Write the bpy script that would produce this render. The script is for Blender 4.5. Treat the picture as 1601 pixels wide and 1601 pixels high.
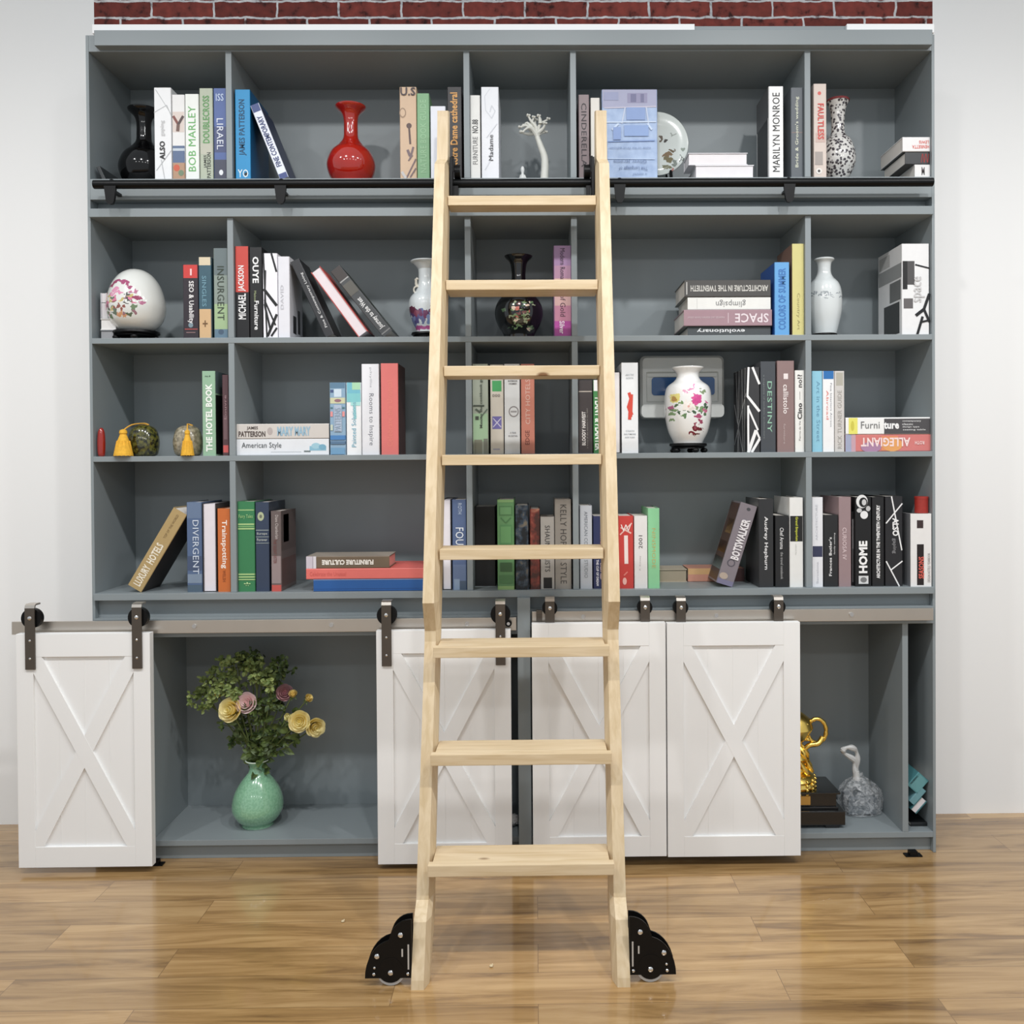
import bpy, bmesh, math, random
from mathutils import Matrix, Vector
random.seed(7)
S = bpy.context.scene
COL = S.collection
for o in list(bpy.data.objects):
    bpy.data.objects.remove(o)

# ------------------------------------------------------------------ camera
F, CX, CY, DIST, CAMZ = 1375.0, 852.14, 737.03, 2.75, 1.24
YAW, PIT, ROL = 0.0117, -0.0104, -0.0066


def rot():
    cy, sy = math.cos(YAW), math.sin(YAW)
    cp, sp = math.cos(PIT), math.sin(PIT)
    cr, sr = math.cos(ROL), math.sin(ROL)
    ry = Matrix(((cy, 0, -sy), (0, 1, 0), (sy, 0, cy)))
    rx = Matrix(((1, 0, 0), (0, cp, -sp), (0, sp, cp)))
    rz = Matrix(((cr, sr, 0), (-sr, cr, 0), (0, 0, 1)))
    return rz @ rx @ ry


RM = rot()
cam_d = bpy.data.cameras.new('camera')
cam = bpy.data.objects.new('camera', cam_d)
COL.objects.link(cam)
cam_d.sensor_width = 36
cam_d.sensor_fit = 'HORIZONTAL'
cam_d.lens = F / 1601 * 36
cam_d.shift_x = (800.5 - CX) / 1601
cam_d.shift_y = (CY - 800.5) / 1601
cam_d.clip_start = 0.05
m = Matrix.Identity(4)
for i, row, sg in ((0, 0, 1), (1, 1, 1), (2, 2, -1)):
    m[0][i], m[1][i], m[2][i] = sg * RM[row][0], sg * RM[row][2], sg * RM[row][1]
m[0][3], m[1][3], m[2][3] = 0, -DIST, CAMZ
cam.matrix_world = m
S.camera = cam


def ray(x, y):
    v = RM.transposed() @ Vector(((x - CX) / F, -(y - CY) / F, 1))
    return Vector((v[0], v[2], v[1]))


def U(x, y, Y=0.0):
    """where the line of sight through a photo point meets the upright plane at depth Y -> (X, Z)"""
    d = ray(x, y)
    t = (Y + DIST) / d[1]
    return d[0] * t, CAMZ + d[2] * t


def UZ(x, y, Z):
    d = ray(x, y)
    t = (Z - CAMZ) / d[2]
    return d[0] * t, d[1] * t - DIST


def sc(Y):
    return (Y + DIST) / F


# ------------------------------------------------------------------ light and exposure
S.view_settings.view_transform = 'Standard'
S.view_settings.look = 'None'
S.view_settings.gamma = 1
S.view_settings.exposure = 0.04
W = bpy.data.worlds.new('room_light')
S.world = W
W.use_nodes = True
bgn = W.node_tree.nodes['Background']
bgn.inputs[0].default_value = (0.90, 0.955, 1.0, 1)
bgn.inputs[1].default_value = 0.6


def lamp(x, y, z, power, r=0.05, col=(1, 0.995, 0.99), aim=(-0.78, 0.0), size=146, blend=1.0):
    d = bpy.data.lights.new('ceiling_or_fill_spot', 'SPOT')
    d.energy = power
    d.shadow_soft_size = r
    d.color = col
    d.spot_size = math.radians(size)
    d.spot_blend = blend
    o = bpy.data.objects.new('ceiling_or_fill_spot', d)
    COL.objects.link(o)
    o.location = (x, y, z)
    t = Vector((x, aim[0], aim[1])) - Vector((x, y, z))
    o.rotation_euler = t.to_track_quat('-Z', 'Y').to_euler()


for lx, lp in ((-1.9, 64), (-0.95, 68), (0.05, 63), (0.95, 80), (1.9, 71)):
    lamp(lx, -1.6, 3.15, lp)
for lx, lp in ((-2.2, 15), (-1.1, 15), (0.0, 14), (1.1, 16), (2.2, 17)):  # far row: added lamps giving an even frontal fill
    lamp(lx, -4.3, 3.05, lp, 0.08, aim=(0, 1.1), size=120, blend=0.4)


# ------------------------------------------------------------------ materials
def lin(c):
    return tuple(((v / 255) / 12.92 if v <= 10.3 else ((v / 255 + 0.055) / 1.055) ** 2.4) for v in c[:3]) + (1,)


MATS = {}


def nd(nt, kind, **kw):
    n = nt.nodes.new(kind)
    for k, v in kw.items():
        setattr(n, k, v)
    return n


def mat(c, rough=0.5, metal=0.0, var=0.05, coat=0.0, scale=40, spec=0.5):
    key = (tuple(c), rough, metal, var, coat, scale, spec)
    if key in MATS:
        return MATS[key]
    M = bpy.data.materials.new('surface')
    M.use_nodes = True
    nt = M.node_tree
    b = nt.nodes['Principled BSDF']
    b.inputs['Roughness'].default_value = rough
    b.inputs['Metallic'].default_value = metal
    b.inputs['Specular IOR Level'].default_value = spec
    if coat:
        b.inputs['Coat Weight'].default_value = coat
        b.inputs['Coat Roughness'].default_value = 0.06
    tc = nd(nt, 'ShaderNodeTexCoord')
    nz = nd(nt, 'ShaderNodeTexNoise')
    nz.inputs['Scale'].default_value = scale
    nz.inputs['Detail'].default_value = 3
    nt.links.new(tc.outputs['Object'], nz.inputs['Vector'])
    mx = nd(nt, 'ShaderNodeMix', data_type='RGBA')
    L = lin(c)
    mx.inputs[6].default_value = tuple(v * (1 - var) for v in L[:3]) + (1,)
    mx.inputs[7].default_value = tuple(min(1, v * (1 + var)) for v in L[:3]) + (1,)
    nt.links.new(nz.outputs['Fac'], mx.inputs[0])
    nt.links.new(mx.outputs[2], b.inputs['Base Color'])
    MATS[key] = M
    return M


def mat_mottle(c1, c2, scale=60, rough=0.4, coat=0.0, stretch=(1, 1, 1), lo=0.4, hi=0.6, detail=4, kind='noise', c3=None):
    M = bpy.data.materials.new('mottled')
    M.use_nodes = True
    nt = M.node_tree
    b = nt.nodes['Principled BSDF']
    b.inputs['Roughness'].default_value = rough
    b.inputs['Coat Weight'].default_value = coat
    b.inputs['Coat Roughness'].default_value = 0.05
    tc = nd(nt, 'ShaderNodeTexCoord')
    mp = nd(nt, 'ShaderNodeMapping')
    mp.inputs['Scale'].default_value = stretch
    nt.links.new(tc.outputs['Object'], mp.inputs[0])
    if kind == 'noise':
        nz = nd(nt, 'ShaderNodeTexNoise')
        nz.inputs['Detail'].default_value = detail
        out = nz.outputs['Fac']
    else:
        nz = nd(nt, 'ShaderNodeTexVoronoi', feature='DISTANCE_TO_EDGE' if kind == 'edge' else 'F1')
        out = nz.outputs['Distance']
    nz.inputs['Scale'].default_value = scale
    nt.links.new(mp.outputs[0], nz.inputs['Vector'])
    cr = nd(nt, 'ShaderNodeValToRGB')
    cr.color_ramp.elements[0].position = lo
    cr.color_ramp.elements[1].position = hi
    cr.color_ramp.elements[0].color = lin(c1)
    cr.color_ramp.elements[1].color = lin(c2)
    if c3:
        e = cr.color_ramp.elements.new((lo + hi) / 2)
        e.color = lin(c3)
    nt.links.new(out, cr.inputs[0])
    nt.links.new(cr.outputs[0], b.inputs['Base Color'])
    return M


def mat_spots(base, spots, rough=0.15, coat=0.6, wob=0.012, wscale=60, extra=None):
    """glazed porcelain with painted blotches: spots are (x, z, rx, rz, colour) on the near side"""
    M = bpy.data.materials.new('painted_porcelain')
    M.use_nodes = True
    nt = M.node_tree
    b = nt.nodes['Principled BSDF']
    b.inputs['Roughness'].default_value = rough
    b.inputs['Coat Weight'].default_value = coat
    b.inputs['Coat Roughness'].default_value = 0.04
    tc = nd(nt, 'ShaderNodeTexCoord')
    nz = nd(nt, 'ShaderNodeTexNoise')
    nz.inputs['Scale'].default_value = wscale
    nz.inputs['Detail'].default_value = 3
    nt.links.new(tc.outputs['Object'], nz.inputs['Vector'])
    sub = nd(nt, 'ShaderNodeVectorMath', operation='SUBTRACT')
    sub.inputs[1].default_value = (0.5, 0.5, 0.5)
    nt.links.new(nz.outputs['Color'], sub.inputs[0])
    scl = nd(nt, 'ShaderNodeVectorMath', operation='SCALE')
    scl.inputs['Scale'].default_value = wob * 4
    nt.links.new(sub.outputs[0], scl.inputs[0])
    add = nd(nt, 'ShaderNodeVectorMath', operation='ADD')
    nt.links.new(tc.outputs['Object'], add.inputs[0])
    nt.links.new(scl.outputs[0], add.inputs[1])
    sp = nd(nt, 'ShaderNodeSeparateXYZ')
    nt.links.new(tc.outputs['Object'], sp.inputs[0])
    front = nd(nt, 'ShaderNodeMath', operation='LESS_THAN')
    front.inputs[1].default_value = 0.0
    nt.links.new(sp.outputs[1], front.inputs[0])
    cur = None
    for (x, z, rx, rz, c) in spots:
        mp = nd(nt, 'ShaderNodeMapping')
        mp.inputs['Scale'].default_value = (1 / rx, 0, 1 / rz)
        mp.inputs['Location'].default_value = (-x / rx, 0, -z / rz)
        nt.links.new(add.outputs[0], mp.inputs[0])
        ln = nd(nt, 'ShaderNodeVectorMath', operation='LENGTH')
        nt.links.new(mp.outputs[0], ln.inputs[0])
        lt = nd(nt, 'ShaderNodeMath', operation='LESS_THAN')
        lt.inputs[1].default_value = 1.0
        nt.links.new(ln.outputs['Value'], lt.inputs[0])
        mu = nd(nt, 'ShaderNodeMath', operation='MULTIPLY')
        nt.links.new(lt.outputs[0], mu.inputs[0])
        nt.links.new(front.outputs[0], mu.inputs[1])
        mx = nd(nt, 'ShaderNodeMix', data_type='RGBA')
        nt.links.new(mu.outputs[0], mx.inputs[0])
        if cur is None:
            mx.inputs[6].default_value = lin(base)
        else:
            nt.links.new(cur, mx.inputs[6])
        mx.inputs[7].default_value = lin(c)
        cur = mx.outputs[2]
    nt.links.new(cur, b.inputs['Base Color'])
    return M


def mat_wood(light, dark, axis=2, rough=0.45, scale=9, knots=True):
    M = bpy.data.materials.new('pine_wood')
    M.use_nodes = True
    nt = M.node_tree
    b = nt.nodes['Principled BSDF']
    b.inputs['Roughness'].default_value = rough
    tc = nd(nt, 'ShaderNodeTexCoord')
    mp = nd(nt, 'ShaderNodeMapping')
    s = [1.0, 1.0, 1.0]
    s[axis] = 0.07
    mp.inputs['Scale'].default_value = s
    nt.links.new(tc.outputs['Object'], mp.inputs[0])
    nz = nd(nt, 'ShaderNodeTexNoise')
    nz.inputs['Scale'].default_value = scale * 8
    nz.inputs['Detail'].default_value = 5
    nz.inputs['Distortion'].default_value = 0.6
    nt.links.new(mp.outputs[0], nz.inputs['Vector'])
    cr = nd(nt, 'ShaderNodeValToRGB')
    cr.color_ramp.elements[0].position = 0.3
    cr.color_ramp.elements[1].position = 0.65
    cr.color_ramp.elements[0].color = lin(dark)
    cr.color_ramp.elements[1].color = lin(light)
    nt.links.new(nz.outputs['Fac'], cr.inputs[0])
    out = cr.outputs[0]
    if knots:
        vo = nd(nt, 'ShaderNodeTexVoronoi')
        mp2 = nd(nt, 'ShaderNodeMapping')
        s2 = [1.0, 1.0, 1.0]
        s2[axis] = 0.45
        mp2.inputs['Scale'].default_value = s2
        vo.inputs['Scale'].default_value = 8.5
        nt.links.new(tc.outputs['Object'], mp2.inputs[0])
        nt.links.new(mp2.outputs[0], vo.inputs['Vector'])
        c2 = nd(nt, 'ShaderNodeValToRGB')
        c2.color_ramp.elements[0].position = 0.045
        c2.color_ramp.elements[1].position = 0.085
        c2.color_ramp.elements[0].color = (1, 1, 1, 1)
        c2.color_ramp.elements[1].color = (0, 0, 0, 1)
        nt.links.new(vo.outputs['Distance'], c2.inputs[0])
        mx = nd(nt, 'ShaderNodeMix', data_type='RGBA')
        nt.links.new(c2.outputs[0], mx.inputs[0])
        nt.links.new(out, mx.inputs[6])
        mx.inputs[7].default_value = lin((120, 85, 50))
        out = mx.outputs[2]
    nt.links.new(out, b.inputs['Base Color'])
    return M


def mat_floor():
    M = bpy.data.materials.new('laminate_planks')
    M.use_nodes = True
    nt = M.node_tree
    b = nt.nodes['Principled BSDF']
    b.inputs['Roughness'].default_value = 0.26
    b.inputs['Coat Weight'].default_value = 0.7
    b.inputs['Coat Roughness'].default_value = 0.07
    tc = nd(nt, 'ShaderNodeTexCoord')
    br = nd(nt, 'ShaderNodeTexBrick')
    br.offset = 0.37
    br.inputs['Scale'].default_value = 1
    br.inputs['Brick Width'].default_value = 0.92
    br.inputs['Row Height'].default_value = 0.125
    br.inputs['Mortar Size'].default_value = 0.0009
    br.inputs['Mortar Smooth'].default_value = 0.3
    br.inputs['Bias'].default_value = 0.0
    br.inputs['Color1'].default_value = (0, 0, 0, 1)
    br.inputs['Color2'].default_value = (1, 1, 1, 1)
    br.inputs['Mortar'].default_value = (0.2, 0.2, 0.2, 1)
    nt.links.new(tc.outputs['Object'], br.inputs['Vector'])
    # streaks along the planks, shifted plank by plank
    mp = nd(nt, 'ShaderNodeMapping')
    mp.inputs['Scale'].default_value = (1.3, 17, 1)
    nt.links.new(tc.outputs['Object'], mp.inputs[0])
    ad = nd(nt, 'ShaderNodeVectorMath', operation='ADD')
    scl = nd(nt, 'ShaderNodeVectorMath', operation='SCALE')
    scl.inputs['Scale'].default_value = 7.0
    nt.links.new(br.outputs['Color'], scl.inputs[0])
    nt.links.new(mp.outputs[0], ad.inputs[0])
    nt.links.new(scl.outputs[0], ad.inputs[1])
    nz = nd(nt, 'ShaderNodeTexNoise')
    nz.inputs['Scale'].default_value = 1.5
    nz.inputs['Detail'].default_value = 7
    nz.inputs['Roughness'].default_value = 0.62
    nz.inputs['Distortion'].default_value = 0.9
    nt.links.new(ad.outputs[0], nz.inputs['Vector'])
    cr = nd(nt, 'ShaderNodeValToRGB')
    e = cr.color_ramp.elements
    e[0].position = 0.27
    e[0].color = lin((118, 88, 56))
    e[1].position = 0.68
    e[1].color = lin((196, 161, 112))
    k = e.new(0.43)
    k.color = lin((161, 126, 80))
    k = e.new(0.52)
    k.color = lin((178, 142, 94))
    nt.links.new(nz.outputs['Fac'], cr.inputs[0])
    mx = nd(nt, 'ShaderNodeMix', data_type='RGBA', blend_type='MULTIPLY')
    mx.inputs[0].default_value = 0.22
    nt.links.new(cr.outputs[0], mx.inputs[6])
    nt.links.new(br.outputs['Color'], mx.inputs[7])
    seam = nd(nt, 'ShaderNodeMix', data_type='RGBA')
    nt.links.new(br.outputs['Fac'], seam.inputs[0])
    nt.links.new(mx.outputs[2], seam.inputs[6])
    seam.inputs[7].default_value = lin((118, 90, 58))
    nt.links.new(seam.outputs[2], b.inputs['Base Color'])
    return M


def mat_brick():
    M = bpy.data.materials.new('red_brickwork')
    M.use_nodes = True
    nt = M.node_tree
    b = nt.nodes['Principled BSDF']
    b.inputs['Roughness'].default_value = 0.85
    tc = nd(nt, 'ShaderNodeTexCoord')
    mp = nd(nt, 'ShaderNodeMapping')
    mp.inputs['Rotation'].default_value = (math.radians(90), 0, 0)
    nt.links.new(tc.outputs['Object'], mp.inputs[0])
    nz = nd(nt, 'ShaderNodeTexNoise')
    nz.inputs['Scale'].default_value = 22
    nz.inputs['Detail'].default_value = 4
    nt.links.new(tc.outputs['Object'], nz.inputs['Vector'])
    sub = nd(nt, 'ShaderNodeVectorMath', operation='SUBTRACT')
    sub.inputs[1].default_value = (0.5, 0.5, 0.5)
    nt.links.new(nz.outputs['Color'], sub.inputs[0])
    scl = nd(nt, 'ShaderNodeVectorMath', operation='SCALE')
    scl.inputs['Scale'].default_value = 0.016
    nt.links.new(sub.outputs[0], scl.inputs[0])
    ad = nd(nt, 'ShaderNodeVectorMath', operation='ADD')
    nt.links.new(mp.outputs[0], ad.inputs[0])
    nt.links.new(scl.outputs[0], ad.inputs[1])
    br = nd(nt, 'ShaderNodeTexBrick')
    br.inputs['Scale'].default_value = 1
    br.inputs['Brick Width'].default_value = 0.2137
    br.inputs['Row Height'].default_value = 0.0573
    br.inputs['Mortar Size'].default_value = 0.0042
    br.inputs['Mortar Smooth'].default_value = 0.25
    br.inputs['Color1'].default_value = lin((98, 40, 34))
    br.inputs['Color2'].default_value = lin((126, 56, 48))
    br.inputs['Mortar'].default_value = lin((196, 196, 198))
    nt.links.new(ad.outputs[0], br.inputs['Vector'])
    n2 = nd(nt, 'ShaderNodeTexNoise')
    n2.inputs['Scale'].default_value = 34
    n2.inputs['Detail'].default_value = 6
    nt.links.new(tc.outputs['Object'], n2.inputs['Vector'])
    cr = nd(nt, 'ShaderNodeValToRGB')
    cr.color_ramp.elements[0].position = 0.30
    cr.color_ramp.elements[1].position = 0.42
    cr.color_ramp.elements[0].color = (0.2, 0.09, 0.08, 1)
    cr.color_ramp.elements[1].color = (1, 1, 1, 1)
    e = cr.color_ramp.elements.new(0.72)
    e.color = (1.5, 1.45, 1.4, 1)
    nt.links.new(n2.outputs['Fac'], cr.inputs[0])
    mx = nd(nt, 'ShaderNodeMix', data_type='RGBA', blend_type='MULTIPLY')
    mx.inputs[0].default_value = 1
    nt.links.new(br.outputs['Color'], mx.inputs[6])
    nt.links.new(cr.outputs[0], mx.inputs[7])
    nt.links.new(mx.outputs[2], b.inputs['Base Color'])
    bp = nd(nt, 'ShaderNodeBump')
    bp.inputs['Strength'].default_value = 0.6
    bp.inputs['Distance'].default_value = 0.008
    iv = nd(nt, 'ShaderNodeMath', operation='SUBTRACT')
    iv.inputs[0].default_value = 1
    nt.links.new(br.outputs['Fac'], iv.inputs[1])
    nt.links.new(iv.outputs[0], bp.inputs['Height'])
    nt.links.new(bp.outputs[0], b.inputs['Normal'])
    return M


GREY = mat((136, 144, 147), 0.42, var=0.02, scale=8)
WHITE_WALL = mat((247, 247, 246), 0.8, var=0.005)
DOORW = mat((240, 240, 239), 0.45, var=0.012, scale=14)
BLACK = mat((8, 8, 9), 0.4, spec=0.25)
BLACKG = mat((5, 5, 6), 0.1, spec=0.5)
STEEL = mat((206, 198, 188), 0.3, 0.9, 0.12, scale=6)
STRAP = mat((98, 91, 84), 0.42, 0.75)
CHROME = mat((225, 225, 225), 0.15, 1.0)
PAPER = mat((228, 222, 214), 0.8)
GOLD = mat((253, 212, 112), 0.27, 1.0, 0.1, scale=20)
PINE = mat_wood((219, 199, 166), (203, 180, 142), 2)
PINEX = mat_wood((219, 199, 166), (201, 177, 138), 0)


# ------------------------------------------------------------------ mesh helpers
def mesh(name, bm, mats, parent=None, loc=(0, 0, 0), smooth=False):
    bmesh.ops.recalc_face_normals(bm, faces=bm.faces[:])
    me = bpy.data.meshes.new(name)
    bm.to_mesh(me)
    bm.free()
    for k in (mats if isinstance(mats, (list, tuple)) else [mats]):
        me.materials.append(k)
    if smooth:
        for p in me.polygons:
            p.use_smooth = True
        try:
            me.set_sharp_from_angle(angle=math.radians(38))
        except Exception:
            pass
    o = bpy.data.objects.new(name, me)
    COL.objects.link(o)
    o.location = loc
    if parent:
        o.parent = parent
    return o


def thing(name, label, cat, loc=(0, 0, 0), roty=0.0, group=None):
    o = bpy.data.objects.new(name, None)
    o.empty_display_size = 0.05
    COL.objects.link(o)
    o.location = loc
    o.rotation_euler = (0, roty, 0)
    return tag(o, label, cat, group)


def tag(o, label, cat, group=None):
    o['label'] = label
    o['category'] = cat
    if group:
        o['group'] = group
    return o


def struct(o):
    o['kind'] = 'structure'
    return o


def box(bm, x0, x1, y0, y1, z0, z1, mi=0, bev=0.0):
    vs = [bm.verts.new(p) for p in ((x0, y0, z0), (x1, y0, z0), (x1, y1, z0), (x0, y1, z0),
                                    (x0, y0, z1), (x1, y0, z1), (x1, y1, z1), (x0, y1, z1))]
    fs = [bm.faces.new([vs[i] for i in q]) for q in ((0, 1, 5, 4), (1, 2, 6, 5), (2, 3, 7, 6), (3, 0, 4, 7), (4, 5, 6, 7), (3, 2, 1, 0))]
    for f in fs:
        f.material_index = mi
    if bev:
        es = set(e for f in fs for e in f.edges)
        r = bmesh.ops.bevel(bm, geom=list(es), offset=bev, segments=2, affect='EDGES', profile=0.6)
        for f in r['faces']:
            f.material_index = mi
    return vs


def quad(bm, pts, mi=0):
    f = bm.faces.new([bm.verts.new(p) for p in pts])
    f.material_index = mi
    return f


def prism(bm, pts, a0, a1, axis, mi=0):
    """polygon pts (2-D) extruded along axis ('x','y','z') from a0 to a1"""
    def put(p, a):
        return {'x': (a, p[0], p[1]), 'y': (p[0], a, p[1]), 'z': (p[0], p[1], a)}[axis]
    A = [bm.verts.new(put(p, a0)) for p in pts]
    B = [bm.verts.new(put(p, a1)) for p in pts]
    n = len(pts)
    fs = [bm.faces.new(A), bm.faces.new(B[::-1])]
    for i in range(n):
        fs.append(bm.faces.new([A[i], A[(i + 1) % n], B[(i + 1) % n], B[i]]))
    for f in fs:
        f.material_index = mi
    return fs


def lathe(bm, prof, n=40, c=(0, 0), mi=0, cap=True):
    rings = []
    for r, z in prof:
        if r < 1e-5:
            rings.append([bm.verts.new((c[0], c[1], z))])
        else:
            rings.append([bm.verts.new((c[0] + r * math.cos(2 * math.pi * i / n), c[1] + r * math.sin(2 * math.pi * i / n), z)) for i in range(n)])
    for a, b in zip(rings, rings[1:]):
        for i in range(n):
            j = (i + 1) % n
            if len(a) == 1 and len(b) == 1:
                continue
            if len(a) == 1:
                f = bm.faces.new([a[0], b[i], b[j]])
            elif len(b) == 1:
                f = bm.faces.new([a[i], a[j], b[0]])
            else:
                f = bm.faces.new([a[i], a[j], b[j], b[i]])
            f.material_index = mi
    if cap:
        for R in (rings[0], rings[-1]):
            if len(R) > 2:
                bm.faces.new(R).material_index = mi


def tube(bm, pts, rad, n=8, mi=0):
    P = [Vector(p) for p in pts]
    R = rad if isinstance(rad, (list, tuple)) else [rad] * len(P)
    rings = []
    up = Vector((0.13, 0.27, 0.95))
    for i, p in enumerate(P):
        t = (P[min(i + 1, len(P) - 1)] - P[max(i - 1, 0)]).normalized()
        a = t.cross(up)
        if a.length < 1e-3:
            a = t.cross(Vector((1, 0, 0)))
        a.normalize()
        b = t.cross(a)
        rings.append([bm.verts.new(p + R[i] * (a * math.cos(2 * math.pi * k / n) + b * math.sin(2 * math.pi * k / n))) for k in range(n)])
    for a, b in zip(rings, rings[1:]):
        for k in range(n):
            bm.faces.new([a[k], a[(k + 1) % n], b[(k + 1) % n], b[k]]).material_index = mi
    bm.faces.new(rings[0]).material_index = mi
    bm.faces.new(rings[-1]).material_index = mi


def ball(bm, c, r, mi=0, sx=1, sy=1, sz=1, u=12, v=8):
    r0 = bmesh.ops.create_uvsphere(bm, u_segments=u, v_segments=v, radius=r)
    for k in r0['verts']:
        k.co = Vector((k.co.x * sx + c[0], k.co.y * sy + c[1], k.co.z * sz + c[2]))
        for f in k.link_faces:
            f.material_index = mi


def cyl(bm, p0, p1, r, n=20, mi=0):
    tube(bm, [p0, p1], r, n, mi)


def spline(pts, sub=6):
    """Catmull-Rom through the given points"""
    P = [Vector(p) for p in pts]
    out = []
    for i in range(len(P) - 1):
        p0, p1, p2, p3 = P[max(i - 1, 0)], P[i], P[i + 1], P[min(i + 2, len(P) - 1)]
        for k in range(sub):
            t = k / sub
            out.append(0.5 * ((2 * p1) + (p2 - p0) * t + (2 * p0 - 5 * p1 + 4 * p2 - p3) * t * t + (3 * p1 - p0 - 3 * p2 + p3) * t ** 3))
    out.append(P[-1])
    return out


# lettering: one text mesh per string and weight, fitted later
TXT = {}


def text_geo(s, bold):
    k = (s, bold)
    if k not in TXT:
        cu = bpy.data.curves.new('letters', 'FONT')
        cu.body = s
        cu.resolution_u = 2
        cu.offset = bold
        cu.space_character = 1.04
        o = bpy.data.objects.new('letters', cu)
        COL.objects.link(o)
        bpy.context.view_layer.update()
        dg = bpy.context.evaluated_depsgraph_get()
        me = bpy.data.meshes.new_from_object(o.evaluated_get(dg))
        vs = [(v.co.x, v.co.y) for v in me.vertices]
        fs = [tuple(p.vertices) for p in me.polygons]
        bpy.data.meshes.remove(me)
        bpy.data.objects.remove(o)
        bpy.data.curves.remove(cu)
        x0, x1 = min(v[0] for v in vs), max(v[0] for v in vs)
        y0, y1 = min(v[1] for v in vs), max(v[1] for v in vs)
        TXT[k] = ([((a - (x0 + x1) / 2) / (x1 - x0), (b - (y0 + y1) / 2) / (y1 - y0)) for a, b in vs], fs)
    return TXT[k]


def text_mesh(s, cx, cz, length, height, ang, y, m_, parent, bold=0.015, name='title'):
    vs, fs = text_geo(s, bold)
    ca, sa = math.cos(math.radians(ang)), math.sin(math.radians(ang))
    co = []
    for a, b in vs:
        a, b = a * length, b * height
        co.append((cx + a * ca - b * sa, y, cz + a * sa + b * ca))
    me = bpy.data.meshes.new(name)
    me.from_pydata(co, [], fs)
    me.materials.append(m_)
    o = bpy.data.objects.new(name, me)
    COL.objects.link(o)
    o.parent = parent
    return o


# ------------------------------------------------------------------ setting
ZA = U(600, 278.5, 0)[1]
ZB, ZC, ZD, ZE = 1.634, 1.267, 0.841, 0.066
BACK = 0.281
XL, XR = U(147, 800)[0], U(1458, 800)[0]
DV = (-0.9411, -0.2043, 0.1276, 0.8603)
HT = 0.0092

bm = bmesh.new()
box(bm, -4.5, 4.5, -5, 0.32, -0.05, 0)
struct(mesh('floor', bm, mat_floor()))
bm = bmesh.new()
BXL, BXR = U(147, 20, 0.30)[0], U(1458, 20, 0.30)[0]
box(bm, BXL, BXR, 0.30, 0.42, -0.05, 3.3)
ob = struct(mesh('wall_back', bm, mat_brick()))
# brick courses fall where the photograph shows them
jx, jz = U(335, 28, 0.30)
for v in ob.data.vertices:
    v.co.x -= jx
    v.co.z -= jz
ob.location = (jx, 0, jz)
bm = bmesh.new()
box(bm, -4.5, BXL, 0.30, 0.42, -0.05, 3.3)
struct(mesh('wall_left', bm, WHITE_WALL))
bm = bmesh.new()
box(bm, BXR, 4.5, 0.30, 0.42, -0.05, 3.3)
struct(mesh('wall_right', bm, WHITE_WALL))

# ------------------------------------------------------------------ bookcase
BC = thing('bookcase', 'tall grey wall bookcase filled with books, white barn doors below', 'bookcase', (0, 0, 0))


def bpart(name, x0, x1, y0, y1, z0, z1, m_=GREY, bev=0.0012):
    b_ = bmesh.new()
    box(b_, x0, x1, y0, y1, z0, z1, 0, bev)
    return mesh(name, b_, m_, BC)


def zy(y, Y=0.0, x=CX):
    return U(x, y, Y)[1]


ZTOP = zy(46.5, -0.03)
ZCR = zy(70.3, -0.03)
ZCE = 2.519
bpart('back_panel', XL, XR, BACK, BACK + 0.012, 0.02, ZTOP - 0.02)
bpart('side_panel', XL - 0.009, XL, 0, BACK + 0.015, 0.0, ZTOP - 0.001)
bpart('side_panel', XR, XR + 0.009, 0, BACK + 0.015, 0.0, ZTOP - 0.001)
bpart('top_board', XL, XR, 0.0, BACK, ZCE, ZTOP - 0.001)
bpart('crown_board', U(147, 58, -0.03)[0], U(1458, 58, -0.03)[0], -0.03, 0.0, ZCR, ZTOP)
# white finishing strip along the top, broken where it has come away
zt1 = zy(37.5, -0.012)
trim_m = mat((246, 246, 246), 0.5, var=0.01)
for a, b in ((147, 1085), (1322, 1458)):
    o = bpart('top_trim', U(a, 42, 0.0)[0], U(b, 42, 0.0)[0], -0.012, 0.05, ZTOP - 0.001, zt1, trim_m)
    o['label'] = 'white strip along the top edge'
bpart('top_trim', U(1085, 42)[0], U(1322, 42)[0], 0.0, 0.05, ZTOP - 0.001, zt1 - 0.001)
for a, b, c in ((1105, 1125, .3), (1218, 1240, .45), (1282, 1302, .4), (1306, 1320, .6)):
    b_ = bmesh.new()
    xa, xb = U(a, 42)[0], U(b, 42)[0]
    prism(b_, [(xa, ZTOP - 0.001), (xb, ZTOP - 0.001), (xb - 0.008, ZTOP + 0.016 * c), ((xa + xb) / 2, ZTOP + 0.02 * c), (xa + 0.01, ZTOP + 0.01 * c)], -0.004, 0.0, 'y')
    mesh('paint_remnant', b_, trim_m, BC)
ZA1 = zy(310, 0)
bpart('shelf', XL, XR, 0.0, BACK, ZA1, ZA)
ZL0, ZL1 = 2.006, 2.032
bpart('fascia', XL, XR, 0.045, 0.06, ZL1, ZA1)
bpart('shelf', XL, XR, -0.012, BACK, ZL0, ZL1)
for zt_, th in ((ZB, 0.0172), (ZC, 0.0168), (ZD, 0.021)):
    bpart('shelf', XL, XR, -0.001 if zt_ != ZD else -0.012, BACK, zt_ - th, zt_)
for X in DV:
    for a, b in ((ZA, ZCE), (ZB, ZL0), (ZC, ZB - 0.0172), (ZD, ZC - 0.0168)):
        bpart('divider', X - HT, X + HT, 0.0, BACK, a, b)
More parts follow.
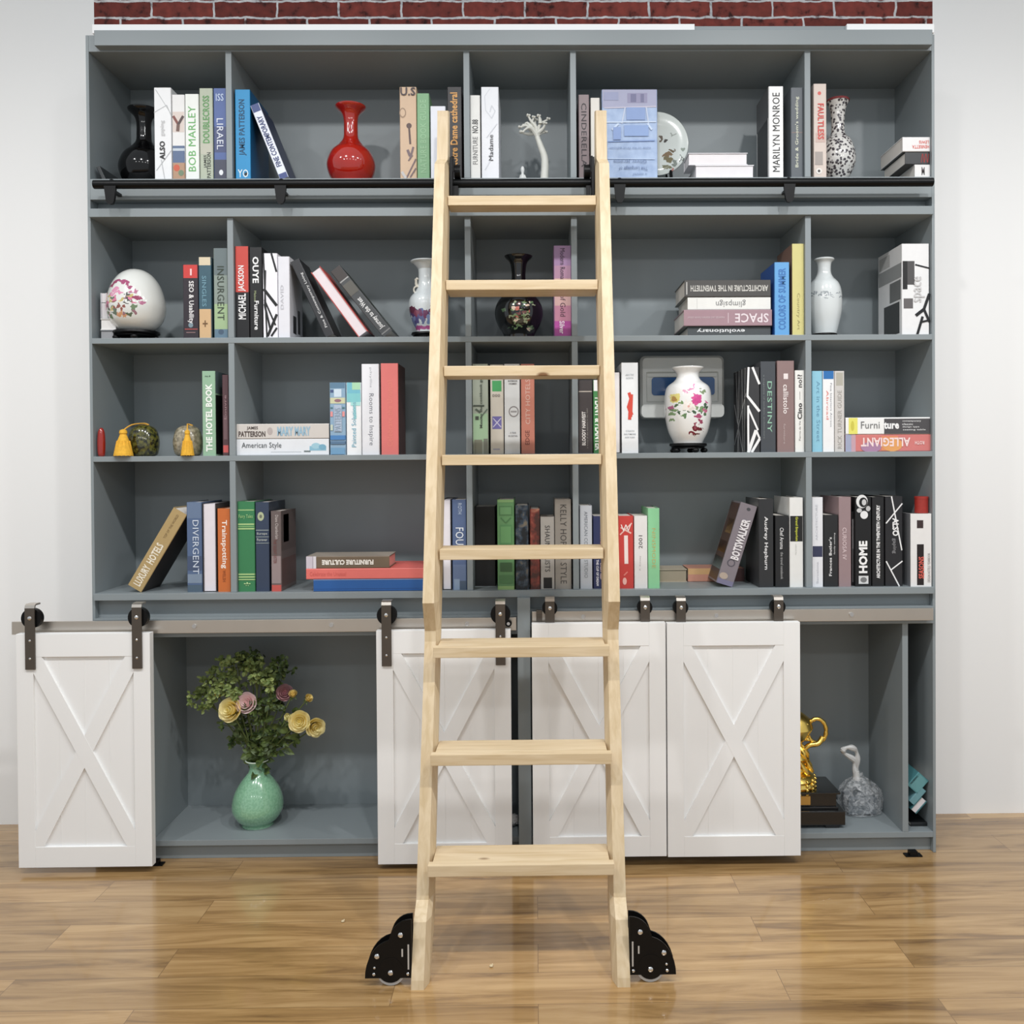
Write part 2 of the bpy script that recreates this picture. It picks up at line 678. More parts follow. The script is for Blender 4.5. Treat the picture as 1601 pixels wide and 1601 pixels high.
# lower cabinets
ZF0 = zy(958, 0.03)
bpart('frieze_board', XL, XR, 0.022, 0.04, ZF0 - 0.02, ZD - 0.021)
ZCAB = zy(990, 0.0)
XP0, XP1 = U(810, 1100, -0.02)[0], U(830, 1100, -0.02)[0]
bpart('track_board', XL, XP0, -0.010, 0.02, ZCAB, zy(961, 0.0))
bpart('track_board', XP1, XR, -0.010, 0.02, zy(979, 0.0), zy(952.5, 0.0))
bpart('cabinet_floor', XL, XR, 0.0, BACK, ZE - 0.018, ZE)
bpart('plinth', XL, XR, 0.02, 0.035, 0.0, ZE - 0.018)
bpart('centre_post', XP0, XP1, -0.035, 0.02, 0.0, ZD - 0.021)
bpart('divider', (XP0 + XP1) / 2 - HT, (XP0 + XP1) / 2 + HT, 0.021, BACK, ZE, ZD - 0.021)
for x0 in (236, 1415.5):
    X = U(x0, 1130, 0.0)[0] if x0 > 1000 else U(232, 1130, 0.0)[0]
    bpart('divider', X - HT, X + HT, 0.0 if x0 > 1000 else 0.02, BACK, ZE, zy(990, 0) if x0 < 1000 else zy(979, 0) + 0.02)
bpart('divider', U(596, 1100)[0], U(596, 1100)[0] + 0.018, 0.02, BACK, ZE, ZD - 0.021)

# barn-door tracks
for (a, b, y0, y1, xm, bolts) in ((20, 807, 968, 988, 450, (304, 518, 730)), (832, 1458, 953, 972, 1150, (912, 1120, 1331))):
    b_ = bmesh.new()
    z1_, z0_ = U(xm, y0, -0.03)[1], U(xm, y1, -0.03)[1]
    box(b_, U(a, 980, -0.03)[0], U(b, 960, -0.03)[0], -0.036, -0.030, z0_, z1_, 0, 0.0008)
    tr = mesh('door_track', b_, STEEL, BC)
    tr['label'] = 'flat steel sliding door track'
    for k in bolts:
        b_ = bmesh.new()
        X = U(k, 970, -0.036)[0]
        zc = (z0_ + z1_) / 2 + 0.002
        cyl(b_, (X, -0.034, zc), (X, -0.012, zc), 0.007, 14)
        cyl(b_, (X, -0.040, zc), (X, -0.0355, zc), 0.0065, 14)
        mesh('track_bolt', b_, CHROME, tr)
    if a < 100:
        b_ = bmesh.new()
        X, Zb = U(795, 974, -0.04)
        cyl(b_, (X, -0.05, Zb), (X, -0.0365, Zb), 0.0105, 18, 0)
        cyl(b_, (X, -0.053, Zb), (X, -0.05, Zb), 0.005, 14, 1)
        mesh('end_stop', b_, [BLACK, CHROME], tr)
    else:
        b_ = bmesh.new()
        X, Zb = U(843, 962, -0.045)
        box(b_, X - 0.009, X + 0.009, -0.055, -0.0365, Zb - 0.017, Zb + 0.017, 0, 0.001)
        box(b_, X - 0.007, X + 0.007, -0.058, -0.055, Zb - 0.002, Zb + 0.002, 0)
        mesh('end_stop', b_, STRAP, tr)


def barn_door(x0, x1, y0, y1, xm, hangers, long_strap, label):
    YF = -0.078
    X0, X1 = U(x0, (y0 + y1) / 2, YF)[0], U(x1, (y0 + y1) / 2, YF)[0]
    Z1, Z0 = U(xm, y0, YF)[1], U(xm, y1, YF)[1]
    s = sc(YF)
    b_ = bmesh.new()
    st, tp, bt = 26 * s, 36 * s, 32 * s
    box(b_, X0, X0 + st, YF, YF + 0.026, Z0, Z1, 0, 0.001)
    box(b_, X1 - st, X1, YF, YF + 0.026, Z0, Z1, 0, 0.001)
    box(b_, X0 + st, X1 - st, YF, YF + 0.026, Z1 - tp, Z1, 0, 0.0008)
    box(b_, X0 + st, X1 - st, YF, YF + 0.026, Z0, Z0 + bt, 0, 0.0008)
    box(b_, X0 + st * .9, X1 - st * .9, YF + 0.008, YF + 0.022, Z0 + bt * .9, Z1 - tp * .9)
    # beading lines of the panel
    n = 4
    for k in range(1, n):
        xx = X0 + st + (X1 - X0 - 2 * st) * k / n
        box(b_, xx - 0.0012, xx + 0.0012, YF + 0.0072, YF + 0.009, Z0 + bt, Z1 - tp)
    xa, xb, za, zb = X0 + st, X1 - st, Z0 + bt, Z1 - tp
    h = 13 * s
    v = 25 * s
    for sgn, off in ((1, 0.0), (-1, 0.0005)):
        p = [(xa, zb - v), (xa, zb), (xa + h, zb), (xb, za + v), (xb, za), (xb - h, za)]
        if sgn < 0:
            p = [(xa + xb - q[0], q[1]) for q in p]
        prism(b_, p, YF + 0.0004 + off, YF + 0.012, 'y')
    d = mesh('barn_door', b_, DOORW, BC)
    d['label'] = label
    for hx in hangers:
        X = U(hx, y0, YF)[0]
        hw = (7.6 if long_strap else 7.4) * s
        zt = Z1 + (47 if long_strap else 40) * s
        b_ = bmesh.new()
        yf = YF - 0.006 if long_strap else -0.062
        zl = Z1 - 55 * s if long_strap else Z1 + 0.0005
        box(b_, X - hw, X + hw, yf, yf + 0.005, zl, zt - 0.012, 0, 0.0008)
        # bent top of the strap
        prism(b_, [(yf, zt - 0.0125), (yf + 0.003, zt - 0.004), (yf + 0.010, zt), (yf + 0.034, zt), (yf + 0.034, zt - 0.005), (yf + 0.010, zt - 0.005), (yf + 0.005, zt - 0.0125)], X - hw, X + hw, 'x', 1)
        zc = Z1 + (25 if long_strap else 23) * s
        for bz, r in ((zc, 0.0062),) + (((Z1 - 10 * s, 0.0036), (Z1 - 38 * s, 0.0036)) if long_strap else ()):
            ball(b_, (X, yf, bz), r, 2, sy=0.45)
        if not long_strap:
            box(b_, X - hw, X + hw, yf + 0.004, YF + 0.022, Z1 + 0.0003, Z1 + 0.004)
        mesh('hanger_strap', b_, [STRAP, STEEL, CHROME], d)['label'] = 'dark steel hanger'
        b_ = bmesh.new()
        rw = (15.5 if long_strap else 12) * s
        cyl(b_, (X, yf + 0.008, zc - 0.002), (X, yf + 0.026, zc - 0.002), rw, 28)
        mesh('roller_wheel', b_, BLACK, d)['label'] = 'black roller wheel'
    return d


barn_door(27, 236, 990, 1355, 200, (48, 215), True, 'white barn door, leftmost, beside the flower vase')
barn_door(589.5, 799.5, 985.5, 1350.5, 690, (604.5, 782.5), True, 'white barn door behind left ladder leg')
barn_door(832.5, 1041.5, 974.5, 1340, 937, (860, 1010), False, 'white barn door behind right ladder leg')
barn_door(1043.5, 1251.5, 973.5, 1339, 1147, (1066.5, 1220), False, 'white barn door beside the gold trophy')
for gx, gy in ((1427, 1329), (243, 1350)):
    b_ = bmesh.new()
    gX = U(gx, gy, -0.02)[0]
    for p in ((-0.012, 0.012, -0.03, -0.01, 0, 0.016), (-0.026, 0.026, -0.032, -0.008, 0.0, 0.004)):
        box(b_, gX + p[0], gX + p[1], p[2], p[3], p[4], p[5])
    mesh('floor_guide', b_, BLACK, BC)['label'] = 'small black door guide on the floor'

# ladder rail
RZ = zy(286, -0.055)
b_ = bmesh.new()
cyl(b_, (U(147, 286, -0.052)[0], -0.052, RZ), (U(1458, 286, -0.052)[0], -0.052, RZ), 0.0132, 20)
rail = mesh('ladder_rail', b_, mat((11, 12, 13), 0.36, spec=0.2), BC, smooth=True)
rail['label'] = 'black pipe rail for the ladder'
for bx in (173, 439, 969, 1234):
    X = U(bx, 300, -0.06)[0]
    b_ = bmesh.new()
    zb = zy(318, -0.06)
    prism(b_, [(X - 0.018, RZ - 0.008), (X + 0.018, RZ - 0.008), (X + 0.0125, zb + 0.012), (X + 0.008, zb + 0.002), (X, zb), (X - 0.008, zb + 0.002), (X - 0.0125, zb + 0.012)], -0.066, -0.056, 'y')
    box(b_, X - 0.006, X + 0.006, -0.057, 0.0, RZ - 0.022, RZ - 0.014)
    ball(b_, (X, -0.052, RZ + 0.012), 0.007, 0, sz=0.6)
    mesh('rail_bracket', b_, BLACK, rail)

# ------------------------------------------------------------------ ladder
LD = thing('library_ladder', 'pale pine library ladder leaning on the black rail, wheels at its feet', 'ladder', (0, -0.6, 0))
LX0, LX1 = U(649, 1545, -0.62)[0], U(980.8, 1545, -0.62)[0]


SH = 0.0044      # the ladder stands a hair out of plumb


def tline(z):
    return -0.600 + 0.26 * (z - 0.279)


def front(z):
    return tline(z) - 0.016


YFOOT = UZ(815, 1546, 0.0)[1]
levels = [(0.0, YFOOT), (0.02, YFOOT + 0.004), (U(815, 1440, -0.640)[1], -0.640), (U(815, 1405, -0.592)[1], -0.592), (0.50, -0.492), (0.765, -0.412), (U(815, 985, -0.41)[1], -0.410), (U(815, 942, -0.452)[1], -0.452),
          (1.5, front(1.5)), (2.125, front(2.125)), (2.15, front(2.15) + 0.030), (2.285, front(2.285) + 0.030), (2.302, front(2.3) + 0.036)]


def backy(z, f):
    d_ = 0.115 if 0.12 < z < 1.7 else 0.095
    if z < 0.05:
        d_ = 0.06
    b = (tline(z) + 0.10) if z > 0.15 else f + d_
    return min(max(b, f + 0.012), -0.070)


for sgn, xo in ((1, LX0), (-1, LX1)):
    b_ = bmesh.new()
    rings = []
    for z, f in levels:
        b = backy(z, f)
        th = 0.040
        ch = 0.010 if z < 2.14 else 0.004
        if z > 2.14:
            f = min(f, b - 0.014)
            xo_, th = xo + sgn * 0.003, 0.036
        else:
            xo_ = xo
        f0 = min(f, b - 0.01)
        cy_ = min(0.03, (b - f0) * 0.6)
        pts = [(xo_, f0), (xo_ + sgn * (th - ch), f0), (xo_ + sgn * th, f0 + cy_), (xo_ + sgn * th, b), (xo_, b)]
        rings.append([b_.verts.new((p[0] + SH * z, p[1] + 0.6, z)) for p in pts])
    for a, c in zip(rings, rings[1:]):
        for k in range(5):
            b_.faces.new([a[k], a[(k + 1) % 5], c[(k + 1) % 5], c[k]])
    b_.faces.new(rings[0])
    b_.faces.new(rings[-1])
    mesh('stile', b_, PINE, LD)

treads = [(305.5, 0), (437.3, 0), (571.5, 0), (710.5, 0), (858, 0), (1010.5, 1), (1178.5, 1), (1351.6, 1)]
for ty, wide in treads:
    z = 1.0
    for it in range(12):
        z = U(815, ty, tline(z))[1]
    yt = tline(z)
    b_ = bmesh.new()
    ins = 0.0335 if wide else 0.0385
    th = 0.0285
    if wide:
        # the nosing laps the chamfered stile edges
        box(b_, LX0 + 0.030 + SH * z, LX1 - 0.030 + SH * z, yt - 0.002 + 0.6, yt + 0.022 + 0.6, z - th, z, 0, 0.002)
        box(b_, LX0 + 0.0402 + SH * z, LX1 - 0.0402 + SH * z, yt + 0.02 + 0.6, min(yt + 0.112, -0.072) + 0.6, z - th, z, 0, 0.001)
    else:
        box(b_, LX0 + 0.0402 + SH * z, LX1 - 0.0402 + SH * z, yt + 0.6, min(yt + 0.112, -0.07) + 0.6, z - th, z, 0, 0.002)
    mesh('tread', b_, PINEX, LD)

# roller hooks riding on the rail
for sgn, xo in ((1, LX0), (-1, LX1)):
    b_ = bmesh.new()
    X = xo + sgn * 0.046 + SH * RZ
    Y0 = 0.6
    box(b_, X - 0.004, X + 0.004, -0.112 + Y0, -0.070 + Y0, RZ - 0.055, RZ + 0.06, 0, 0.001)
    prism(b_, [(a_ + Y0, c_) for a_, c_ in [(-0.10, RZ + 0.02), (-0.10, RZ + 0.06), (-0.085, RZ + 0.072), (-0.035, RZ + 0.068), (-0.022, RZ + 0.05), (-0.035, RZ + 0.04), (-0.07, RZ + 0.04)]],
          X + sgn * 0.003 - 0.004, X + sgn * 0.003 + 0.004, 'x')
    cyl(b_, (X + sgn * 0.006, -0.052 + Y0, RZ + 0.0345), (X + sgn * 0.024, -0.052 + Y0, RZ + 0.0345), 0.021, 20)
    box(b_, X + sgn * 0.004 - 0.003, X + sgn * 0.02, -0.10 + Y0, -0.074 + Y0, RZ - 0.055, RZ - 0.022)
    mesh('rail_hook', b_, BLACK, LD)['label'] = 'black roller hook over the rail'

# wheel housings at the feet
for sgn, xo in ((-1, LX0), (1, LX1)):
    Yw = UZ(1015, 1532, 0.0)[1]
    s = sc(Yw)
    zb = U(1015, 1519, Yw)[1]

    def P(dx, y):
        return (xo + sgn * dx * s, zb + (1519.5 - y) * s)
    prof = [P(0, 1519.5), P(0, 1428)]
    for k in range(0, 7):
        a = math.radians(90 - k * 12)
        prof.append(P(2 + 32 * math.cos(a), 1461 - 33 * math.sin(a)))
    for k in range(0, 9):
        a = math.radians(80 - k * 10)
        prof.append(P(28 + 45 * math.cos(a), 1519.5 - 60 * math.sin(a)))
    b_ = bmesh.new()
    prism(b_, prof, Yw - 0.0130 + 0.6, Yw - 0.0090 + 0.6, 'y')
    prism(b_, prof, Yw + 0.0150 + 0.6, Yw + 0.0190 + 0.6, 'y')
    wx, wz = xo + sgn * 33 * s, 0.0
    rw = 0.033
    wz = rw
    # hub plate bulging below the housing
    cyl(b_, (wx, Yw - 0.0135 + 0.6, wz + 0.006), (wx, Yw - 0.0092 + 0.6, wz + 0.006), rw - 0.003, 28)
    wh = mesh('wheel_housing', b_, BLACK, LD)
    wh['label'] = 'black wheel housing at the foot'
    b_ = bmesh.new()
    cyl(b_, (wx, Yw - 0.0085 + 0.6, wz), (wx, Yw + 0.0145 + 0.6, wz), rw, 36)
    mesh('wheel', b_, mat((205, 205, 205), 0.3), wh)
    for dx, yy, r in ((17, 1452, 4.3), (54, 1485, 4.3), (33, 1511, 4.3), (59, 1513, 2.6), (6, 1513, 2.6), (58, 1503, 2.0)):
        b_ = bmesh.new()
        q = P(dx, yy)
        ball(b_, (q[0], Yw - 0.0135 + 0.6, q[1]), r * s, 0, sy=0.6)
        mesh('bolt', b_, CHROME, wh)
    for dx, ya, yb, w in ((5, 1467, 1506, 2.4), (14.5, 1474, 1486, 2.4)):
        b_ = bmesh.new()
        q0, q1 = P(dx - w / 2, yb), P(dx + w / 2, ya)
        box(b_, min(q0[0], q1[0]), max(q0[0], q1[0]), Yw - 0.0136 + 0.6, Yw - 0.0128 + 0.6, q0[1], q1[1])
        mesh('slot', b_, mat((190, 185, 178), 0.5), wh)


# ------------------------------------------------------------------ books
ROWG = {ZA: 'books on the top shelf', ZB: 'books on the second shelf', ZC: 'books on the third shelf', ZD: 'books on the fourth shelf', ZE: 'books in the open cabinet'}


def book(rect, c, label, shelf, T=(), D=(), Y=0.012, d=0.17, roll=0.0, fore=False, side=None, pages=None, z0=None, rough=0.42, group=True, flat=None, mats=None):
    """rect: spine in photo points (x0, y0, x1, y1); for a leaning book (cx, cy, w, h) with roll in degrees.
    T: lettering (text, angle, colour, cx, cy, length, height[, bold]) in fractions of the spine; D: printed shapes."""
    s = sc(Y)
    if roll:
        cx, cy, w, h = rect
        w, h = w * s, h * s
        Xc, Zc = U(cx, cy, Y)
    else:
        x0, y0, x1, y1 = rect
        ym, xm = (y0 + y1) / 2, (x0 + x1) / 2
        X0, X1 = U(x0, ym, Y)[0], U(x1, ym, Y)[0]
        Zt = U(xm, y0, Y)[1]
        zb = (shelf if z0 is None else z0)
        if z0 == 'px':
            zb = U(xm, y1, Y)[1]
        w, h = X1 - X0 - 0.0008, Zt - zb
        Xc, Zc = (X0 + X1) / 2, zb
    if flat is None:
        flat = w > h and not roll
    a = math.radians(roll)
    if roll:
        # rest the lowest corner on the shelf
        low = min(sx * w / 2 * -math.sin(a) + sz * h / 2 * math.cos(a) for sx in (-1, 1) for sz in (-1, 1))
        Zc = shelf - low
        base = Vector((Xc - math.sin(a) * h / 2, Y, Zc - math.cos(a) * h / 2))
    else:
        base = Vector((Xc, Y, Zc))
    g = ROWG.get(shelf) if group is True else group
    root = thing('book', label, 'book', base, a, g)
    t, L = (h, w) if flat else (w, h)
    cth = min(0.0026, t * 0.18)
    r = min(0.0022, t * 0.2)
    out = [(-t / 2, d), (-t / 2, r), (-t / 2 + r * .35, r * .35), (-t / 2 + r, 0), (t / 2 - r, 0), (t / 2 - r * .35, r * .35), (t / 2, r), (t / 2, d),
           (t / 2 - cth, d), (t / 2 - cth, cth), (-t / 2 + cth, cth), (-t / 2 + cth, d)]
    mcov = mats or mat(c, rough)
    ml = [mcov]
    midx = {None: 0}

    def mi(col):
        k = tuple(col)
        if k not in midx:
            midx[k] = len(ml)
            ml.append(mat(col, rough))
        return midx[k]

    def place(u, y, v):
        if fore:
            y = d - y
        return (v, y, u + t / 2) if flat else (u, y, v)
    b_ = bmesh.new()
    v0, v1 = (-L / 2, L / 2) if flat else (0, L)
    A = [b_.verts.new(place(p[0], p[1], v0)) for p in out]
    B = [b_.verts.new(place(p[0], p[1], v1)) for p in out]
    n = len(out)
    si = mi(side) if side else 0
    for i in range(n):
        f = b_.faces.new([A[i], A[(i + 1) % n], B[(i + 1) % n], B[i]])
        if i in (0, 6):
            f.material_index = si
    # end caps built from quads so the U stays clean
    for R in (A, B):
        b_.faces.new([R[0], R[1], R[2], R[3], R[10], R[11]])
        b_.faces.new([R[3], R[4], R[9], R[10]])
        b_.faces.new([R[4], R[5], R[6], R[7], R[8], R[9]])
    ey = 0.0

    def SP(fx, fy):
        return (-w / 2 + fx * w, h * (1 - fy))
    if not fore:
        for dd in D:
            kind = dd[0]
            ey -= 0.00022
            if kind == 'b':
                _, x0_, y0_, x1_, y1_, cc = dd
                p, q = SP(x0_, y1_), SP(x1_, y0_)
                e = r if not flat else 0
                xa, xb = max(p[0], -w / 2 + e), min(q[0], w / 2 - e)
                quad(b_, [(xa, ey, p[1]), (xb, ey, p[1]), (xb, ey, q[1]), (xa, ey, q[1])], mi(cc))
                if e and x0_ <= 0.02 and x1_ >= 0.98:
                    for sg in (-1, 1):
                        xs = sg * (w / 2 + 0.0001)
                        quad(b_, [(sg * (w / 2 - r), ey, p[1]), (xs, r, p[1]), (xs, r, q[1]), (sg * (w / 2 - r), ey, q[1])], mi(cc))
            elif kind == 'l':
                _, x0_, y0_, x1_, y1_, wd, cc = dd
                p, q = Vector(SP(x0_, y0_)), Vector(SP(x1_, y1_))
                nrm = Vector((-(q - p).y, (q - p).x)).normalized() * (wd * s / 2)
                quad(b_, [(k.x, ey, k.y) for k in (p - nrm, q - nrm, q + nrm, p + nrm)], mi(cc))
            elif kind == 'e':
                _, x0_, y0_, rx, ry, cc = dd
                p = SP(x0_, y0_)
                b_.faces.new([b_.verts.new((p[0] + rx * w * math.cos(k * math.pi / 9), ey, p[1] + ry * h * math.sin(k * math.pi / 9))) for k in range(18)]).material_index = mi(cc)
            elif kind == 's':      # shape on the left board: (y-fraction, z-fraction) box
                _, sd, y0_, z0_, y1_, z1_, cc = dd
                xs = sd * (w / 2 + 0.0003)
                quad(b_, [(xs, y0_ * d, h * (1 - z0_)), (xs, y1_ * d, h * (1 - z0_)), (xs, y1_ * d, h * (1 - z1_)), (xs, y0_ * d, h * (1 - z1_))], mi(cc))
            elif kind == 'sl':
                _, sd, y0_, z0_, y1_, z1_, wd, cc = dd
                xs = sd * (w / 2 + 0.0004)
                p, q = Vector((y0_ * d, h * (1 - z0_))), Vector((y1_ * d, h * (1 - z1_)))
                nrm = Vector((-(q - p).y, (q - p).x)).normalized() * (wd * s / 2)
                quad(b_, [(xs, k.x, k.y) for k in (p - nrm, q - nrm, q + nrm, p + nrm)], mi(cc))
    mesh('cover', b_, ml, root)
    # page block
    ins = min(0.0025, L * 0.02)
    pc = mat(pages, 0.85) if pages else PAPER
    b_ = bmesh.new()
    e = cth + 0.0001
    lo = place(-t / 2 + e, cth + 0.0002, v0 + ins)
    hi = place(t / 2 - e, d - 0.003, v1 - ins)
    box(b_, *[k for i in range(3) for k in sorted((lo[i], hi[i]))])
    mesh('pages', b_, pc, root)
    ty = ey - 0.0006
    for tt in T:
        s_, ang, cc, fx, fy, ln, hh = tt[:7]
        bold = tt[7] if len(tt) > 7 else 0.015
        vert = abs(ang) == 90
        p = SP(fx, fy)
        text_mesh(s_, p[0], p[1], ln * (h if vert else w), hh * (w if vert else h), ang, (ty if not fore else -0.0006), mat(cc, 0.5), root, bold)
    return root


WT, BK = (236, 236, 236), (18, 18, 20)
GL = (176, 178, 180)
# ---- top shelf, first bay
book((241, 137, 268, 279), (232, 233, 234), 'white book with black ALSO low on its spine, beside black vase', ZA,
     [('ALSO', 90, BK, .47, .68, .20, .32, .03), ('gaping', 90, (205, 205, 205), .5, .44, .17, .28)],
     [('l', .1, .02, .98, .28, 1, GL), ('l', 0, .27, .75, .19, 1, GL), ('l', .75, .19, 1, .3, 1, GL), ('l', .1, .9, 1, .68, 1, GL), ('l', .4, .78, .6, 1, 1, GL)], d=.2)
book((269, 148, 289, 279), (228, 227, 226), 'white book with small colour pictures on its spine', ZA, [],
     [('b', .0, .2, 1, .44, (214, 200, 192)), ('l', .1, .25, .5, .35, 4, (120, 60, 50)), ('l', .9, .25, .5, .35, 4, (70, 50, 48)), ('l', .5, .35, .45, .43, 5, (105, 75, 65)),
      ('b', 0, .60, 1, .8, (84, 104, 138)), ('b', 0, .63, 1, .66, (190, 200, 210)), ('b', 0, .8, 1, 1, (176, 140, 112)), ('e', .35, .86, .25, .04, (200, 90, 60)), ('e', .7, .92, .22, .035, (110, 130, 100))], d=.18)
book((289.5, 147, 311, 279), (232, 235, 230), 'white book with large green capitals running up the spine', ZA,
     [('BOB MARLEY', 90, (96, 172, 92), .5, .52, .76, .55, .0)], d=.17)
book((312, 138, 333, 279), (176, 184, 164), 'sage grey book with green lettering, third from first divider', ZA,
     [('DOUBLECROSS', 90, (92, 150, 88), .5, .34, .52, .5, .02), ('JAMES', 90, (60, 66, 60), .42, .80, .14, .26), ('PATTERSON', 90, (60, 66, 60), .68, .84, .28, .3)], [('b', 0, .6, 1, .72, (186, 186, 170))], d=.19)
book((334, 138, 354.5, 279), (76, 98, 154), 'dusky blue fantasy novel with white lettering against first divider', ZA,
     [('LIRAEL', -90, (225, 230, 240), .5, .5, .34, .5, .0), ('ISS', 0, (190, 205, 230), .5, .1, .6, .08)],
     [('b', 0, .42, 1, .7, (66, 76, 116)), ('b', 0, .78, 1, 1, (60, 64, 84)), ('e', .55, .92, .16, .03, (225, 228, 232))], d=.19)
# second bay
book((367.5, 140, 391.5, 279), (26, 140, 196), 'bright azure book with dark capitals just right of first divider', ZA,
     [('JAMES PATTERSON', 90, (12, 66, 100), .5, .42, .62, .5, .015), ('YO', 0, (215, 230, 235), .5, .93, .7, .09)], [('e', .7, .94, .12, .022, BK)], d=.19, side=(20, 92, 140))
book((421, 221, 14, 123), (228, 232, 240), 'white book with navy lettering leaning left beside azure book', ZA,
     [('FINE CONTEMPORARY', 90, (52, 66, 118), .5, .5, .68, .6, .02)], [('b', 0, .0, 1, .1, (60, 76, 130)), ('b', 0, .93, 1, 1, (60, 76, 130))], roll=-21.5, d=.15, side=(44, 54, 84), Y=.014)
book((625, 136, 651.5, 279), (203, 174, 145), 'tan book with dark drawing of a key on its spine', ZA,
     [('U.S', 0, (70, 58, 62), .5, .05, .9, .09, .02)],
     [('e', .55, .42, .16, .03, (84, 62, 58)), ('l', .55, .42, .62, .62, 3, (84, 62, 58)), ('e', .18, .28, .2, .055, (150, 124, 100)), ('e', .18, .28, .14, .04, (203, 174, 145)),
      ('l', .45, .68, .6, .75, 4, (110, 92, 96)), ('l', .8, .65, .6, .78, 3, (110, 92, 96)), ('l', .5, .8, .75, .74, 2, (110, 92, 96)), ('l', .4, .98, .95, .78, 2, (110, 92, 96)), ('l', .6, .98, .95, .88, 2, (110, 92, 96)),
      ('l', .1, .92, .35, .99, 4, (190, 186, 184))], d=.2)
book((652, 146, 671.5, 279), (122, 166, 124), 'soft green book with faint embossed title beside tan book', ZA,
     [('NATURE BOOK GUIDE', 90, (150, 190, 150), .5, .5, .85, .5, .01)], d=.18)
book((673, 166, 697, 279), (222, 224, 232), 'plain short white book behind the ladder top', ZA, [('dining', 90, (200, 170, 170), .55, .6, .3, .25)], d=.18)
book((699.5, 136, 722.5, 279), (46, 44, 46), 'dark book with gold lettering against second divider, behind ladder', ZA,
     [('Notre Dame cathedral', 90, (214, 158, 88), .45, .47, .82, .5, .025)], d=.2)
# third bay
book((735, 149, 751, 279), (222, 222, 218), 'slim white furniture book right of second divider', ZA,
     [('FURNITURE', 90, (120, 120, 120), .5, .66, .33, .5), ('NO.88', 90, (60, 60, 60), .5, .37, .16, .6, .02)], d=.17)
book((752.5, 136, 780, 279), (224, 226, 231), 'thick white book with faint swirl and small black title', ZA,
     [('Madame', 90, (56, 56, 60), .55, .66, .28, .26, .0)],
     [('l', .2, .1, .5, .02, 1.2, (204, 207, 213)), ('l', .2, .1, .25, .25, 1.2, (204, 207, 213)), ('l', .25, .25, .6, .34, 1.2, (204, 207, 213)), ('l', .6, .34, .8, .26, 1.2, (204, 207, 213)), ('l', .8, .26, .6, .2, 1.2, (204, 207, 213)), ('l', .6, .2, .5, .27, 1.2, (204, 207, 213)), ('l', .3, .55, .9, .4, 1.2, (204, 207, 213)), ('l', .2, .9, .5, .8, 1.2, (204, 207, 213))], d=.19)
# fourth bay
book((904.5, 148, 921.5, 279), (130, 114, 116), 'mauve grey book with widely spaced capitals right of third divider', ZA,
     [('CINDERELLA', -90, (52, 44, 48), .5, .48, .76, .5, .01)], d=.17)
book((923.5, 153, 938, 279), (214, 210, 202), 'slim cream book behind right ladder top', ZA, [], d=.17)
cov = mat_mottle((142, 164, 200), (168, 188, 218), 38, 0.4, lo=.3, hi=.7)
book((941, 140, 1028, 279), (150, 172, 208), 'pale blue book standing face out in front of plate', ZA,
     [('The Language of', 180, (92, 112, 152), .56, .875, .52, .05, .0), ('Oliver Jerome', 180, (92, 112, 152), .5, .80, .6, .045, .0), ('a novel', 180, (110, 130, 168), .68, .945, .25, .025, .0),
      ('now in its first edition', 180, (108, 128, 168), .5, .655, .75, .025, .0)],
     [('b', 0, 0, 1, .2, (156, 158, 184)), ('b', .46, .04, .82, .15, (136, 134, 164)), ('b', .52, .05, .62, .14, (104, 104, 138)), ('b', .70, .05, .76, .14, (104, 104, 138)), ('b', .04, .03, .3, .12, (142, 148, 180)),
      ('l', .04, .205, .98, .19, 2, (186, 182, 198)), ('l', .36, .38, .42, .2, 2, (186, 196, 216)), ('l', .84, .38, .8, .2, 2, (186, 196, 216)), ('b', .44, .2, .78, .34, (126, 150, 196)), ('l', .06, .365, .98, .36, 2, (190, 204, 224)),
      ('l', .18, .45, .3, .38, 3, (190, 206, 228)), ('l', .9, .45, .82, .38, 3, (190, 206, 228)), ('b', .4, .4, .84, .52, (130, 156, 202)), ('b', .2, .42, .34, .56, (126, 150, 198)), ('l', .1, .58, .95, .57, 1.5, (120, 146, 194)), ('l', .1, .77, .95, .775, 1.2, (178, 196, 222))],
     flat=False, d=.028, mats=cov, Y=.02)
book((1087, 258, 1179, 277), (226, 224, 226), 'white page edge book, lower of two lying beside the plate', ZA, fore=True, pages=(232, 228, 230), d=.15, Y=.02)
zz = U(1130, 258, .02)[1]
book((1076, 239, 1169, 258), (206, 204, 208), 'white page edge book, upper of two lying beside the plate', ZA, fore=True, pages=(232, 228, 230), d=.085, Y=.022, z0=zz + .0004)
book((1202, 135, 1225, 277), (236, 236, 235), 'white book with tall black serif capitals left of fourth divider', ZA,
     [('MARILYN MONROE', 90, (28, 28, 30), .5, .5, .86, .5, .0)], [('s', -1, .05, .0, 1, .33, (92, 94, 96)), ('s', -1, .1, .33, .95, .98, (30, 34, 38))], d=.15)
book((1236.5, 137, 1256, 277), (84, 90, 96), 'slate grey wedding book with cream lettering beside fourth divider', ZA,
     [("Bride & Groom's wedding", 90, (214, 216, 196), .5, .49, .78, .34, .01)], [('b', .0, .49, 1, .5, (120, 100, 96))], d=.18)
